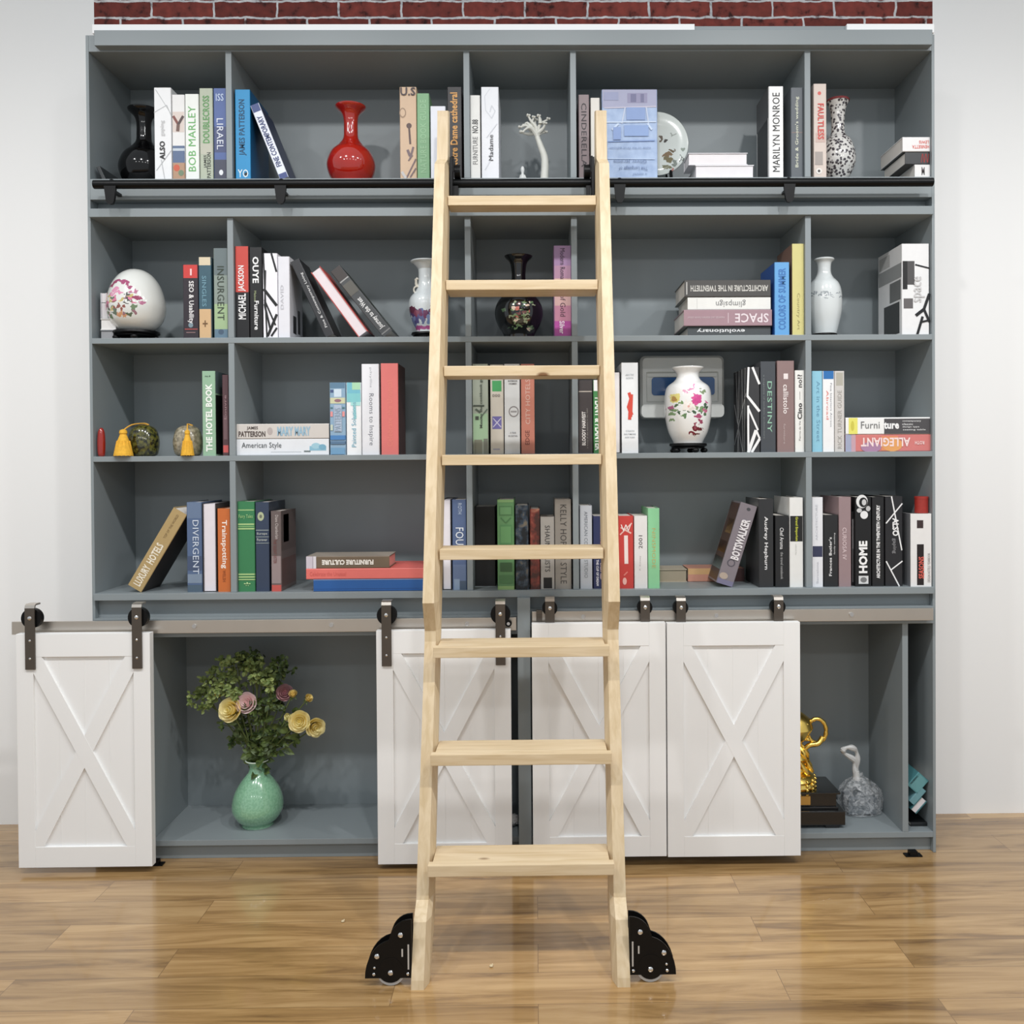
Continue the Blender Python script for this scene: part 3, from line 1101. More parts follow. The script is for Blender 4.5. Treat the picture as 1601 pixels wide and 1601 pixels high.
# fifth bay
book((1272, 131, 1292.5, 277), (209, 194, 184), 'pinkish beige book with red lettering right of fourth divider', ZA,
     [('FAULTLESS', -90, (206, 70, 62), .55, .4, .38, .48, .02)], [('e', .45, .1, .14, .02, (206, 90, 80)), ('b', .15, .52, .9, .62, (196, 170, 160)), ('b', .1, .72, .7, .86, (160, 150, 144)), ('e', .4, .925, .24, .032, (226, 220, 214)), ('e', .4, .925, .1, .014, (50, 40, 40))], d=.19)
book((1430, 257, 1454, 276), (228, 226, 224), 'white book at bottom of right-hand stack, top shelf', ZA, [('M', 0, (60, 50, 50), .55, .5, .2, .6, .02)], d=.17, Y=.012, side=(96, 100, 102))
zz = U(1440, 257, .012)[1]
book((1415, 237.5, 1454, 257), (44, 46, 48), 'dark book in middle of right-hand stack, top shelf', ZA, [('/\\/\\/', 0, (150, 40, 36), .8, .5, .34, .7, .03)], d=.17, Y=.014, z0=zz + .0004, side=(40, 42, 44))
zz2 = U(1436, 237.5, .014)[1]
book((1411, 214, 1454, 237), (230, 228, 227), 'white book with red lettering on top of right-hand stack', ZA,
     [('LEWIS', 180, (214, 96, 84), .78, .36, .36, .22, .02), ('HENRIETTA', 180, (214, 96, 84), .66, .68, .62, .24, .02)], d=.18, Y=.012, z0=zz2 + .0004, side=(98, 102, 104))

book((158, 267, 6, 23), (40, 44, 46), 'small dark booklet leaning at left end of top shelf', ZA, roll=-24, d=.12, Y=.02)
# ---- second shelf
book((157, 516, 177, 528.5), (122, 126, 130), 'grey book at bottom of stack behind porcelain egg', ZB, d=.06, Y=.025, fore=True, pages=(150, 150, 152))
zz = U(165, 516, .025)[1]
book((157, 498, 181, 516), (226, 224, 222), 'white book in middle of stack behind porcelain egg', ZB, d=.06, Y=.025, z0=zz + .0004, fore=True, pages=(226, 224, 222))
zz = U(165, 498, .025)[1]
book((157, 473, 169, 496), (178, 178, 182), 'grey page edge book, third up behind porcelain egg', ZB, d=.06, Y=.025, z0=zz + .0004, fore=True, pages=(206, 204, 206))
zz = U(160, 473, .025)[1]
book((157, 458, 167, 473), (196, 198, 202), 'pale book topmost of stack behind porcelain egg', ZB, d=.06, Y=.025, z0=zz + .0004, fore=True, pages=(214, 212, 214))
book((286, 414, 310, 528), (44, 36, 44), 'black book with red top band and white title, second shelf', ZB,
     [('SEO & Usability', -90, (232, 230, 230), .52, .51, .58, .42, .02), ('1', 0, (240, 200, 200), .55, .1, .12, .09)], [('b', 0, 0, 1, .18, (202, 62, 58)), ('b', .1, .87, .95, .88, (190, 80, 74)), ('e', .5, .82, .16, .035, (120, 140, 150)), ('b', .2, .915, .8, .925, (150, 120, 120))], d=.16)
book((310.5, 402, 330.5, 528), (58, 90, 104), 'teal banded book with cream top and tan foot', ZB,
     [('SINGLES', -90, (110, 150, 166), .45, .42, .38, .34), ('+', 0, (110, 80, 50), .5, .82, .4, .08)], [('b', 0, 0, 1, .1, (214, 200, 172)), ('b', 0, .64, 1, 1, (206, 172, 130))], d=.16)
book((334, 388, 356.5, 528), (136, 148, 140), 'grey green novel with dark capitals left of first divider, second shelf', ZB,
     [('INSURGENT', -90, (56, 66, 56), .5, .5, .6, .48, .0)], [('b', 0, .0, 1, .3, (104, 116, 118)), ('b', 0, .62, 1, .9, (158, 182, 140)), ('b', 0, .9, 1, 1, (96, 122, 140)), ('e', .5, .93, .2, .03, (70, 90, 110))], d=.17)
book((367.5, 385, 389.5, 527.5), (20, 20, 23), 'black and red book just right of first divider, second shelf', ZB,
     [('MICHAEL', 90, (238, 238, 238), .5, .655, .28, .55, .02), ('JACKSON', 90, (238, 238, 238), .5, .35, .28, .55, .02)], [('b', 0, 0, 1, .5, (196, 70, 60))], d=.17)
book((390, 386.5, 410, 527.5), (18, 18, 20), 'black furniture book with rounded white letters beside the black and red book', ZB,
     [('OUYE', -90, (238, 238, 238), .5, .25, .29, .5, .03), ('Furniture', -90, (238, 238, 238), .55, .75, .32, .36, .02), ('Maison', -90, (150, 160, 120), .45, .54, .12, .18)], d=.19)
book((411, 396, 434, 527), (236, 234, 240), 'white book with crossing black lines on its spine', ZB, [],
     [('l', .05, 0, .25, 1, 2.5, BK), ('l', .6, 0, .95, .22, 3, BK), ('l', .05, .42, .95, .62, 4.5, BK), ('l', .1, .55, .85, .85, 2.5, BK), ('l', .3, .98, .95, .72, 4, BK), ('l', .55, .98, .95, .88, 3, BK), ('l', .2, .2, .12, .6, 2, BK), ('l', .1, .6, .5, .9, 3, BK)], d=.16)
book((434.5, 401, 453, 527), (222, 222, 228), 'plain white book beside leaning black book, second shelf', ZB, [('DAVID', 90, (190, 190, 196), .35, .5, .3, .25)], [('s', 1, .25, .7, .5, .92, (40, 40, 42)), ('s', 1, .62, .6, .8, .9, (60, 60, 62))], d=.15)
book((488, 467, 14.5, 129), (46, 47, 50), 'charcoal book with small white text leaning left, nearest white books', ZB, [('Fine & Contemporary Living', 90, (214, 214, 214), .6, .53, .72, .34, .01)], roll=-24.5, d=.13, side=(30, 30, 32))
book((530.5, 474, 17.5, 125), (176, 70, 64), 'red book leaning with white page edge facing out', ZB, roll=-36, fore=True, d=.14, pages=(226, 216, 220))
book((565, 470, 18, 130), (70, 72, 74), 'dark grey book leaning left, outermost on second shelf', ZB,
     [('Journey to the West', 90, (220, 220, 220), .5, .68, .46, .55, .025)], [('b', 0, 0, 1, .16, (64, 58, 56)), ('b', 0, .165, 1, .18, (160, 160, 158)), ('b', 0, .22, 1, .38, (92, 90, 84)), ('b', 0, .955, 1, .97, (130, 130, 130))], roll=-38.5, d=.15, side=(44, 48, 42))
pm = (150, 118, 156)
book((866, 384, 893.5, 527), pm, 'purple book shading to pink against third divider', ZB,
     [('Modern Romance', -90, (66, 44, 66), .5, .24, .42, .28, .0), ('of Gold', -90, (90, 62, 76), .5, .66, .24, .3, .0), ('Silver', -90, (240, 225, 240), .45, .9, .14, .3, .02)],
     [('b', 0, .22, 1, .36, (166, 126, 152)), ('b', 0, .36, 1, .66, (196, 158, 156)), ('b', 0, .66, 1, .83, (184, 126, 150)), ('b', 0, .83, 1, 1, (170, 72, 150))], d=.18)
book((1075, 510.5, 1205, 522.5), (70, 74, 76), 'slate book at bottom of lying stack, upside-down white title', ZB, [('evolutionary', 180, (226, 226, 226), .4, .4, .58, .5, .02)], d=.19, Y=.03, side=(110, 114, 114))
zz = U(1140, 510.5, .03)[1]
book((1069, 484, 1207, 510), (160, 130, 138), 'mauve book with upside-down SPACE, third from top of stack', ZB,
     [('SPACE', 180, (226, 214, 218), .77, .52, .38, .56, .015), ('materials and interiors house colour', 180, (206, 188, 194), .25, .5, .42, .16, .0)], [('b', .5, .2, .508, .82, (206, 188, 194))], d=.2, Y=.02, z0=zz + .0004, side=(118, 120, 118))
zz = U(1140, 484, .02)[1]
book((1075, 464.5, 1205, 484), (226, 226, 222), 'white book with faint script, second from top of stack', ZB, [('glimpsign', 180, (130, 130, 130), .52, .5, .36, .6, .0)], [('b', .11, .1, .115, .9, (190, 190, 188))], d=.19, Y=.025, z0=zz + .0004, side=(120, 122, 120))
zz = U(1140, 464.5, .025)[1]
book((1070, 437.5, 1205, 464), (72, 70, 68), 'charcoal book on top of lying stack on second shelf', ZB,
     [('ARCHITECTURE IN THE TWENTIETH', 180, (198, 196, 190), .52, .5, .9, .36, .03)], [('b', .02, .12, .032, .86, (190, 188, 184))], d=.19, Y=.022, z0=zz + .0004, side=(116, 118, 116))
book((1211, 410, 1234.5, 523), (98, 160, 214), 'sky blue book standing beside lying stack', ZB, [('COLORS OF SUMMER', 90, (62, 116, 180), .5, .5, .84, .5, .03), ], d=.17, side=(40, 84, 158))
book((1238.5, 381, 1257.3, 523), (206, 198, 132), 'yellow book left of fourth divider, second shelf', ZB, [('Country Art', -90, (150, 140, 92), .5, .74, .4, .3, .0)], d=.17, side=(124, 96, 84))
book((1410, 381, 1453, 521.5), (228, 228, 228), 'thick white book with faint word space and black lines', ZB,
     [('space', 90, (196, 194, 194), .63, .5, .28, .4, .0)],
     [('b', .02, .19, .46, .45, (76, 74, 74)), ('b', .02, .19, .2, .5, (24, 22, 22)), ('b', .06, .6, .4, .71, (96, 92, 92)), ('l', .48, .23, 1, .27, 2.5, BK), ('l', 1, .55, .8, .72, 4.5, BK), ('l', .8, .72, .5, .79, 5, BK), ('l', .8, .72, 1, .86, 4, BK), ('l', .75, .8, .55, 1, 4, BK), ('l', .7, .86, 1, .84, 3, BK),
      ('s', -1, .02, .2, .98, .36, (150, 152, 152)), ('s', -1, .05, .38, .5, .6, (110, 112, 112)), ('s', -1, .1, .62, .75, .97, (58, 60, 60)), ('s', -1, .5, .04, .95, .18, (188, 188, 186))], d=.19)

# ---- third shelf
book((316, 580, 337, 713), (148, 182, 154), 'mint green book with bold white title beside small tassel jar', ZC,
     [('THE HOTEL BOOK', 90, (238, 242, 236), .52, .55, .8, .5, .04), ('no.6', 0, (60, 80, 66), .45, .06, .4, .02)], [('s', 1, 0.02, .0, 1, .26, (96, 112, 116)), ('s', 1, .02, .28, 1, .98, (22, 22, 24))], d=.16)
book((347.5, 586, 357.5, 713), (84, 58, 62), 'slim maroon book against first divider, third shelf', ZC, [('Louvre', 90, (150, 120, 124), .5, .4, .3, .4)], [('b', 0, .87, 1, .96, (196, 90, 88)), ('b', .2, .5, .8, .8, (110, 84, 88))], d=.16)
book((370, 686, 514.5, 712), (226, 229, 233), 'white lying book with American Style in thin grey letters', ZC,
     [('American Style', 0, (86, 90, 94), .27, .42, .43, .42, .0)], [('l', .37, .8, .7, .8, .8, (170, 176, 180)), ('b', .79, .45, .97, .72, (138, 186, 206)), ('e', .86, .44, .05, .18, (160, 200, 214)), ('e', .93, .5, .04, .16, (120, 170, 194)), ('b', .73, .72, .8, .8, (110, 120, 120))], d=.17, Y=.016)
zz = U(440, 686, .016)[1]
book((370, 662.5, 514.5, 686), (208, 202, 196), 'beige lying book on top of the American Style book', ZC,
     [('JAMES', 0, (74, 62, 58), .17, .3, .12, .26, .02), ('PATTERSON', 0, (74, 62, 58), .165, .68, .29, .38, .03), ('MARY MARY', 0, (150, 184, 204), .62, .5, .36, .62, .04)], [('e', .36, .5, .03, .26, (180, 170, 166))], d=.17, Y=.014, z0=zz + .0004)
book((515.5, 598, 540.5, 712), (142, 172, 196), 'blue patterned book with striped bands beside lying books', ZC, [('PATTERNS', 90, (150, 170, 190), .52, .51, .32, .4, .0)],
     [('b', 0, 0, 1, .08, (96, 130, 156)), ('b', 0, .1, .25, .14, (72, 90, 130)), ('b', .28, .09, .75, .2, (206, 222, 234)), ('b', 0, .21, 1, .29, (206, 206, 170)), ('e', .52, .25, .22, .022, (150, 110, 120)), ('b', .0, .34, .2, .36, (80, 120, 130)), ('b', .8, .34, 1, .36, (80, 120, 130)),
      ('b', 0, .4, .2, .47, (226, 150, 150)), ('b', .8, .4, 1, .47, (226, 150, 150)), ('b', .28, .31, .76, .68, (176, 190, 208)), ('b', 0, .58, .2, .66, (196, 206, 190)), ('b', 0, .73, 1, .79, (78, 130, 186)), ('b', 0, .81, 1, .85, (90, 120, 150)), ('b', .05, .9, .95, .99, (112, 156, 190))], d=.16)
book((541.5, 598, 565, 712), (236, 238, 240), 'white book with turquoise top and blue title', ZC, [('Painted Solutions', 90, (120, 176, 196), .5, .58, .62, .3, .0)],
     [('b', 0, 0, 1, .15, (118, 186, 204)), ('b', .4, 0, 1, .1, (170, 216, 180)), ('b', 0, .15, 1, .27, (132, 200, 204)), ('b', .3, .27, 1, .32, (170, 222, 218)), ('l', .55, .3, .6, .5, 4, (160, 214, 214))], d=.16)
book((565.5, 569, 593, 712), (234, 235, 240), 'tall white book with thin grey title beside coral book', ZC,
     [('Rooms to Inspire', -90, (130, 132, 140), .52, .61, .57, .34, .0), ('phyllis', -90, (180, 182, 188), .52, .15, .22, .16, .0)], d=.18)
book((595.5, 568, 623, 712), (226, 122, 118), 'coral red book at right end of row, third shelf', ZC, [('Celebrate the Unusual', 90, (236, 140, 126), .5, .55, .72, .3, .0)], d=.15, side=(74, 46, 44))
book((738.5, 569, 763.5, 711), (158, 166, 152), 'grey green photographic book right of second divider, behind ladder', ZC, [('Mexico the cookbook guide', 90, (70, 78, 68), .57, .4, .62, .22, .02)],
     [('b', 0, .55, 1, .86, (156, 186, 152)), ('b', .1, .84, .6, 1, (128, 130, 114)), ('b', .7, .83, 1, 1, (122, 126, 114)), ('b', 0, .455, .75, .475, (72, 80, 70)), ('b', .18, .58, .4, .62, (66, 72, 64)), ('l', .2, .5, .5, .54, 3, (80, 90, 78)), ('l', .5, .6, .95, .5, 2, (96, 110, 96))], d=.17)
book((766.5, 570, 787.5, 711), (192, 186, 174), 'beige book with green mark and violet square behind ladder', ZC, [('ooo', 0, (130, 124, 118), .45, .345, .6, .03)],
     [('b', .15, .18, .85, .3, (66, 148, 88)), ('b', .14, .58, .84, .72, (104, 98, 156)), ('b', .2, .94, .7, .955, (150, 150, 166)), ('l', .2, .6, .8, .7, 1.5, (190, 186, 206)), ('l', .2, .7, .8, .6, 1.5, (190, 186, 206))], d=.17)
book((788.5, 569, 813, 711), (204, 206, 206), 'pale grey book with round wreath emblem behind ladder', ZC, [('INTERIOR', 0, (86, 84, 84), .55, .19, .6, .018, .02), ('HOMES', 0, (86, 84, 84), .55, .22, .5, .018, .02), ('A YEAR', 0, (130, 130, 136), .55, .765, .4, .018), ('IN DETAIL', 0, (130, 130, 136), .55, .8, .6, .018)],
     [('e', .6, .53, .33, .062, (128, 124, 124)), ('e', .6, .53, .26, .048, (206, 207, 207)), ('b', .4, .52, .8, .54, (150, 148, 148))], d=.17)
book((814.5, 569, 836, 711), (190, 122, 104), 'terracotta book with pale lettering behind ladder', ZC, [('CITY HOTELS', 90, (214, 180, 168), .5, .42, .5, .34, .0), ('EDGE', 90, (120, 66, 56), .45, .82, .16, .32, .01)], d=.17, side=(120, 76, 64))
book((904, 594, 926.5, 711), (66, 60, 60), 'charcoal book with pale band right of third divider, third shelf', ZC,
     [('BLOODY HARVEST', 90, (226, 222, 218), .38, .66, .46, .26, .03), ('a story of the seasons in the field', 90, (150, 146, 140), .64, .66, .54, .13, .0)], [('b', 0, .15, 1, .165, (180, 170, 160))], d=.17)
book((927.5, 594, 953, 711), (70, 132, 78), 'green book with white top partly behind right ladder leg', ZC, [('PLANT & PLANTER', -90, (234, 240, 232), .3, .6, .72, .42, .04)], [('b', 0, 0, 1, .15, (236, 236, 236))], d=.17)
book((957, 581, 970.5, 710), (34, 30, 30), 'slim book with white page edge facing out beside white book', ZC, fore=True, pages=(234, 230, 230), d=.15)
book((971.5, 567, 998, 709), (234, 236, 238), 'white book with red scribble down its spine', ZC, [('ARCTIC', 0, (170, 176, 180), .5, .135, .5, .02), ('NORTH', 0, (170, 176, 180), .5, .17, .42, .02), ('STRATH', 0, (160, 166, 172), .5, .755, .5, .018), ('BALTIMORE', 0, (160, 166, 172), .5, .79, .7, .018), ('NEW YORK', 0, (160, 166, 172), .5, .825, .6, .018)],
     [('l', .45, .33, .6, .42, 5, (214, 76, 62)), ('l', .58, .4, .42, .5, 6, (214, 76, 62)), ('l', .42, .48, .6, .58, 6, (214, 76, 62)), ('l', .62, .35, .56, .6, 4, (214, 76, 62)), ('l', .5, .55, .48, .63, 5, (214, 76, 62))], d=.17)
book((1167.5, 574, 1188, 706.5), (52, 52, 54), 'black book crossed with white lines beside DESTINY book', ZC, [],
     [('l', .15, 0, .05, .35, 3, WT), ('l', .45, 0, .98, .2, 3.5, WT), ('l', .05, .34, .98, .52, 4, WT), ('l', .1, .45, .1, 1, 3, WT), ('l', .1, .48, .85, .74, 3, WT), ('l', .1, 1, .7, .74, 5, WT), ('l', .7, .74, .98, .84, 3, WT), ('l', .35, 1, .98, .84, 4, WT),
      ('sl', -1, .1, .0, .2, 1, 1.5, WT), ('sl', -1, .35, 0, .3, 1, 1.5, WT), ('sl', -1, .55, 0, .7, 1, 1.5, WT), ('sl', -1, .8, 0, .6, 1, 1.5, WT), ('sl', -1, .05, .3, .95, .9, 1.5, WT), ('sl', -1, .95, .4, .3, 1, 1.5, WT)], d=.18)
book((1189, 565, 1213, 706), (68, 72, 77), 'charcoal book with DESTINY in pale green capitals', ZC, [('DESTINY', -90, (150, 196, 170), .6, .5, .56, .3, .0), ('a magazine of modern architecture', -90, (140, 146, 146), .22, .5, .7, .1, .0)], d=.18)
book((1215, 564, 1242, 705.5), (140, 116, 114), 'dusty mauve book with white rounded title beside DESTINY book', ZC, [('callistolo', -90, (230, 220, 218), .5, .42, .32, .3, .02), ('furniture', -90, (196, 178, 176), .42, .8, .22, .12, .0)], [('b', .38, .14, .64, .2, (230, 220, 218))], d=.18)
book((1243, 579, 1257.8, 705.5), (232, 232, 228), 'white book with bold dark letters against fourth divider', ZC, [('Cino', 90, (52, 50, 50), .5, .5, .2, .5, .03), ('no!?', 90, (70, 66, 66), .5, .13, .16, .5, .02), ('Pierres de Vie', 90, (120, 118, 116), .5, .74, .24, .2, .0)], [('b', .5, .26, .55, .36, (120, 118, 116))], d=.17)
book((1269.5, 580, 1286, 705), (142, 196, 216), 'light blue book right of fourth divider, third shelf', ZC, [('Art in the Street', -90, (104, 152, 178), .6, .5, .75, .35, .0)], d=.17)
book((1286.5, 580, 1304.5, 704.5), (236, 236, 236), 'white book with royal blue top band', ZC, [('Fine Interiors Across', -90, (150, 152, 158), .72, .42, .54, .16, .0), ('Abroad', -90, (226, 120, 110), .4, .42, .36, .2, .0)], [('b', 0, 0, 1, .1, (42, 110, 176))], d=.17)
book((1305, 580, 1320.5, 704.5), (204, 200, 196), 'pale stone book beside lying Furniture book', ZC, [('RICK TURNER GUIDE', 90, (166, 162, 156), .5, .6, .72, .42, .0)], [('b', .15, .02, .85, .18, (176, 172, 160))], d=.17)
book((1321.5, 679, 1455, 705), (208, 122, 118), 'pinkish red lying book with upside-down pale title', ZC, [('ALLEGIANT', 180, (240, 216, 214), .47, .45, .58, .52, .03), ('ROTH', 180, (240, 216, 214), .87, .5, .11, .2, .02)],
     [('b', 0, 0, .07, 1, (160, 166, 190)), ('b', .07, 0, .12, 1, (196, 160, 170)), ('b', .42, .1, .62, .95, (222, 140, 100)), ('e', .55, .6, .12, .4, (226, 160, 96)), ('e', .3, .75, .12, .3, (170, 130, 160))], d=.17, Y=.014)
zz = U(1390, 679, .014)[1]
book((1322, 652.5, 1454.5, 679), (236, 236, 234), 'white and grey lying Furniture book with yellow tag', ZC,
     [('Furni', 0, (112, 112, 112), .29, .45, .22, .42, .0), ('ture', 0, (240, 240, 240), .54, .48, .18, .42, .04), ('contemporary', 0, (214, 214, 214), .78, .24, .22, .11, .02), ('classic', 0, (214, 214, 214), .73, .41, .13, .11, .02), ('design type', 0, (214, 214, 214), .77, .58, .2, .11, .02), ('seating table', 0, (214, 214, 214), .81, .75, .27, .11, .02)],
     [('b', .455, .08, 1, .98, (76, 74, 76)), ('b', .035, .02, .14, .98, (228, 222, 110)), ('e', .08, .5, .02, .3, (206, 196, 80))], d=.17, Y=.012, z0=zz + .0004)

# ---- fourth shelf
book((246, 860, 24, 140), (176, 151, 104), 'tan hotel book leaning right against blue novel', ZD,
     [('LUXURY', 90, (238, 230, 212), .5, .83, .25, .5, .03), ('HOTELS', 90, (238, 230, 212), .5, .55, .25, .5, .03), ('TOP OF THE WORLD', 90, (120, 96, 60), .5, .2, .3, .16, .0)], roll=31, d=.14, side=(46, 40, 38), Y=.014)
book((292, 785, 316, 927.5), (84, 104, 138), 'steel blue novel with pale downward title left of first divider', ZD, [('DIVERGENT', -90, (206, 216, 230), .6, .5, .6, .4, .0)], [('b', 0, 0, 1, .18, (104, 122, 150)), ('b', 0, .6, 1, .76, (70, 84, 112)), ('b', 0, .8, 1, .9, (124, 140, 160)), ('b', 0, .92, 1, 1, (78, 96, 112))], d=.18)
book((317, 787, 338.5, 927.5), (60, 56, 58), 'book with white page edge out between blue and orange books', ZD, fore=True, pages=(226, 220, 226), d=.17)
book((340, 795, 360.5, 927.5), (200, 108, 52), 'orange book with white title against first divider', ZD, [('Trainspotting', -90, (244, 232, 222), .5, .43, .58, .5, .02), ('WELSH', -90, (150, 76, 34), .5, .81, .14, .24)], d=.18)
book((371.5, 784, 398.5, 926.5), (58, 126, 82), 'green cloth book with pale gilt bands, fourth shelf', ZD, [('Fairy Tales', 0, (168, 206, 140), .5, .17, .82, .05, .0), ('*', 0, (190, 220, 160), .55, .92, .4, .05, .02)],
     [('b', 0, .09, 1, .1, (176, 206, 140)), ('b', 0, .245, 1, .26, (176, 206, 140)), ('b', 0, .27, 1, .285, (120, 170, 110)), ('b', 0, .295, 1, .31, (176, 206, 140)), ('b', 0, .8, 1, .815, (176, 206, 140)), ('b', 0, .83, 1, .845, (176, 206, 140)), ('b', 0, .86, 1, .872, (176, 206, 140))], d=.18)
book((399.5, 785, 421, 926.5), (52, 64, 86), 'navy cloth book with pale flower emblem, fourth shelf', ZD, [('Europe', 0, (206, 212, 206), .5, .355, .75, .03, .0), ('Forever', 0, (206, 212, 206), .5, .42, .75, .03, .0)],
     [('e', .4, .16, .24, .05, (176, 186, 150)), ('e', .4, .16, .1, .02, (110, 116, 100)), ('b', 0, .31, 1, .318, (150, 160, 160)), ('b', 0, .385, 1, .392, (150, 160, 160)), ('b', 0, .455, 1, .462, (150, 160, 160))], d=.18, side=(42, 50, 64))
book((423.5, 799, 440, 926.5), (104, 92, 90), 'brown grey novel with red foot and portrait side, fourth shelf', ZD, [('Diane Chamberlain', -90, (206, 196, 192), .6, .2, .3, .3, .0), ('THE SILENT SISTER', -90, (120, 66, 62), .4, .5, .3, .3, .0)],
     [('b', 0, .56, 1, .9, (150, 134, 134)), ('b', 0, .92, 1, 1, (196, 88, 80)), ('s', 1, .02, .0, .98, .5, (92, 80, 78)), ('s', 1, .15, .05, .5, .4, (140, 124, 120)), ('s', 1, .02, .6, .98, .95, (96, 70, 66))], d=.17)
book((490, 905.5, 672, 922.5), (40, 92, 158), 'royal blue book at bottom of lying pile, fourth shelf', ZD, [], [('b', 0, .78, 1, .82, (30, 72, 130)), ('b', 0, 0, 1, .05, (150, 170, 200))], d=.19, Y=.0, side=(60, 110, 170))
zz = U(580, 905.5, .0)[1]
book((478.5, 888.5, 668, 905), (226, 116, 108), 'coral book in middle of lying pile, fourth shelf', ZD, [('Celebrate the Unusual', 0, (206, 96, 88), .18, .5, .3, .4, .0)], d=.2, Y=.002, z0=zz + .0004, side=(226, 112, 104))
zz = U(580, 888.5, .002)[1]
book((478.5, 869.5, 609, 888.5), (112, 96, 78), 'brown picture book on top of coral book', ZD, [('FURNITURE CULTURE', 180, (236, 230, 222), .5, .5, .62, .42, .06)],
     [('b', 0, 0, .115, 1, (206, 198, 208)), ('b', .075, 0, .085, 1, (170, 160, 170)), ('b', .085, 0, .12, 1, (220, 216, 222))], d=.13, Y=.004, z0=zz + .0004, side=(160, 150, 138), pages=(226, 160, 152))
book((691, 781, 706, 921.5), (30, 30, 32), 'book with white page edge behind left ladder leg, fourth shelf', ZD, fore=True, pages=(232, 228, 234), d=.17)
book((707, 781, 729.5, 921.5), (86, 104, 140), 'denim blue novel left of second divider, fourth shelf', ZD, [('FOUR', -90, (232, 238, 244), .52, .44, .26, .56, .0), ('ROTH', -90, (190, 204, 222), .55, .1, .12, .26, .0)], [('b', 0, .72, 1, 1, (104, 122, 156)), ('b', .1, .88, .5, 1, (140, 160, 186)), ('b', .5, .9, 1, 1, (76, 92, 112))], d=.18)
book((742, 792, 775, 920), (14, 13, 14), 'black block standing in for shadow right of second divider, fourth shelf', ZD, d=.17, Y=.09)  # book-shaped black filler that stands in for the shadow in this bay
book((777.5, 781, 804.5, 920.5), (92, 136, 88), 'green classic with ornate pattern behind ladder', ZD, [],
     [('b', 0, 0, 1, .03, (130, 168, 110)), ('b', .1, .07, .9, .18, (74, 116, 72)), ('b', .18, .085, .82, .165, (98, 142, 94)), ('l', .2, .2, .5, .26, 2, (70, 112, 70)), ('l', .8, .2, .5, .26, 2, (70, 112, 70)), ('b', .15, .28, .85, .5, (80, 128, 80)), ('b', .2, .3, .8, .48, (96, 144, 92)), ('b', .15, .7, .85, .8, (58, 92, 56)), ('b', .1, .84, .9, .93, (74, 116, 72)), ('b', 0, .96, 1, 1, (140, 172, 110))], d=.18, Y=.01)
book((806, 790, 826.5, 922), (40, 50, 58), 'dark blue black patterned book behind ladder', ZD, mats=mat_mottle((20, 24, 28), (106, 98, 84), 42, lo=.45, hi=.66, c3=(48, 62, 76)), d=.17, Y=.004)
book((828.5, 795.5, 844, 920), (110, 62, 52), 'reddish brown book between patterned and grey books', ZD, mats=mat_mottle((70, 40, 34), (176, 130, 106), 34, lo=.42, hi=.72, c3=(126, 56, 46)), d=.17)
book((845, 808, 867, 920), (172, 168, 162), 'grey book with black square at its foot behind ladder', ZD, [('SHAUM', -90, (66, 64, 64), .5, .27, .3, .36, .0), ('LISTS', -90, (66, 64, 64), .5, .66, .2, .36, .0)], [('b', .2, .84, .82, .99, (14, 13, 13))], d=.17)
book((867.5, 780.5, 893.5, 920), (150, 144, 136), 'tall taupe book with spaced dark capitals left of third divider', ZD, [('KELLY HOPPEN STYLE', -90, (70, 66, 64), .52, .5, .88, .38, .0)], d=.18)
book((906.5, 790.5, 926, 921), (186, 190, 196), 'silver grey book right of third divider, fourth shelf', ZD, [('AMERICAN COLOR', -90, (112, 118, 126), .5, .33, .52, .28, .0), ('STUDIO', -90, (140, 146, 152), .5, .76, .22, .3)], d=.17)
book((927.5, 807, 949, 920), (42, 50, 88), 'navy book with white lettering beside right ladder leg', ZD, [('THE CUP OF DREAM', -90, (226, 226, 232), .3, .78, .36, .18, .03), ('TOKYO', -90, (180, 120, 100), .58, .28, .22, .16), ('EVERY RED', -90, (226, 200, 200), .58, .76, .22, .16, .03)], d=.17)
book((955, 795.5, 966, 919.5), (226, 224, 218), 'slim white book hidden by right ladder leg', ZD, [], [('b', 0, .4, 1, .5, (200, 60, 50))], d=.17)
book((967, 806.5, 990.5, 919), (198, 64, 58), 'red book with white figure on its spine', ZD, [('W', 0, (240, 226, 222), .5, .17, .7, .1, .0)],
     [('l', .15, .16, .85, .24, 2.5, (236, 190, 180)), ('l', .1, .26, .9, .1, 2, (236, 190, 180)), ('l', .5, .27, .52, .66, 6, (240, 222, 216)), ('e', .4, .9, .14, .05, (236, 180, 170)), ('l', .35, .82, .6, .77, 2, (226, 130, 120))], d=.17)
book((991.5, 806.5, 1012.5, 919), (228, 226, 224), 'white book with 2001 on its spine', ZD, [('2001', 90, (58, 54, 54), .48, .36, .18, .28, .0), ('P. Kinsey', 90, (176, 172, 170), .45, .65, .2, .14, .0)], d=.17)
book((1013, 794.5, 1031.5, 919), (142, 206, 156), 'bright mint book with gold letters, at end of row', ZD, [('NINSMODE', -90, (190, 176, 112), .5, .5, .5, .3, .0)], d=.17)
book((1031, 890, 1074, 909), (186, 172, 152), 'beige book lying flat behind the mint book', ZD, Y=.15, d=.11, fore=True, pages=(166, 152, 132))
book((1075.5, 888.5, 1164, 909), (206, 146, 126), 'peach book lying flat behind the leaning grey novel', ZD, [], [('b', 0, 0, 1, .45, (214, 170, 120)), ('b', .62, 0, 1, 1, (74, 44, 42))], Y=.152, d=.11)
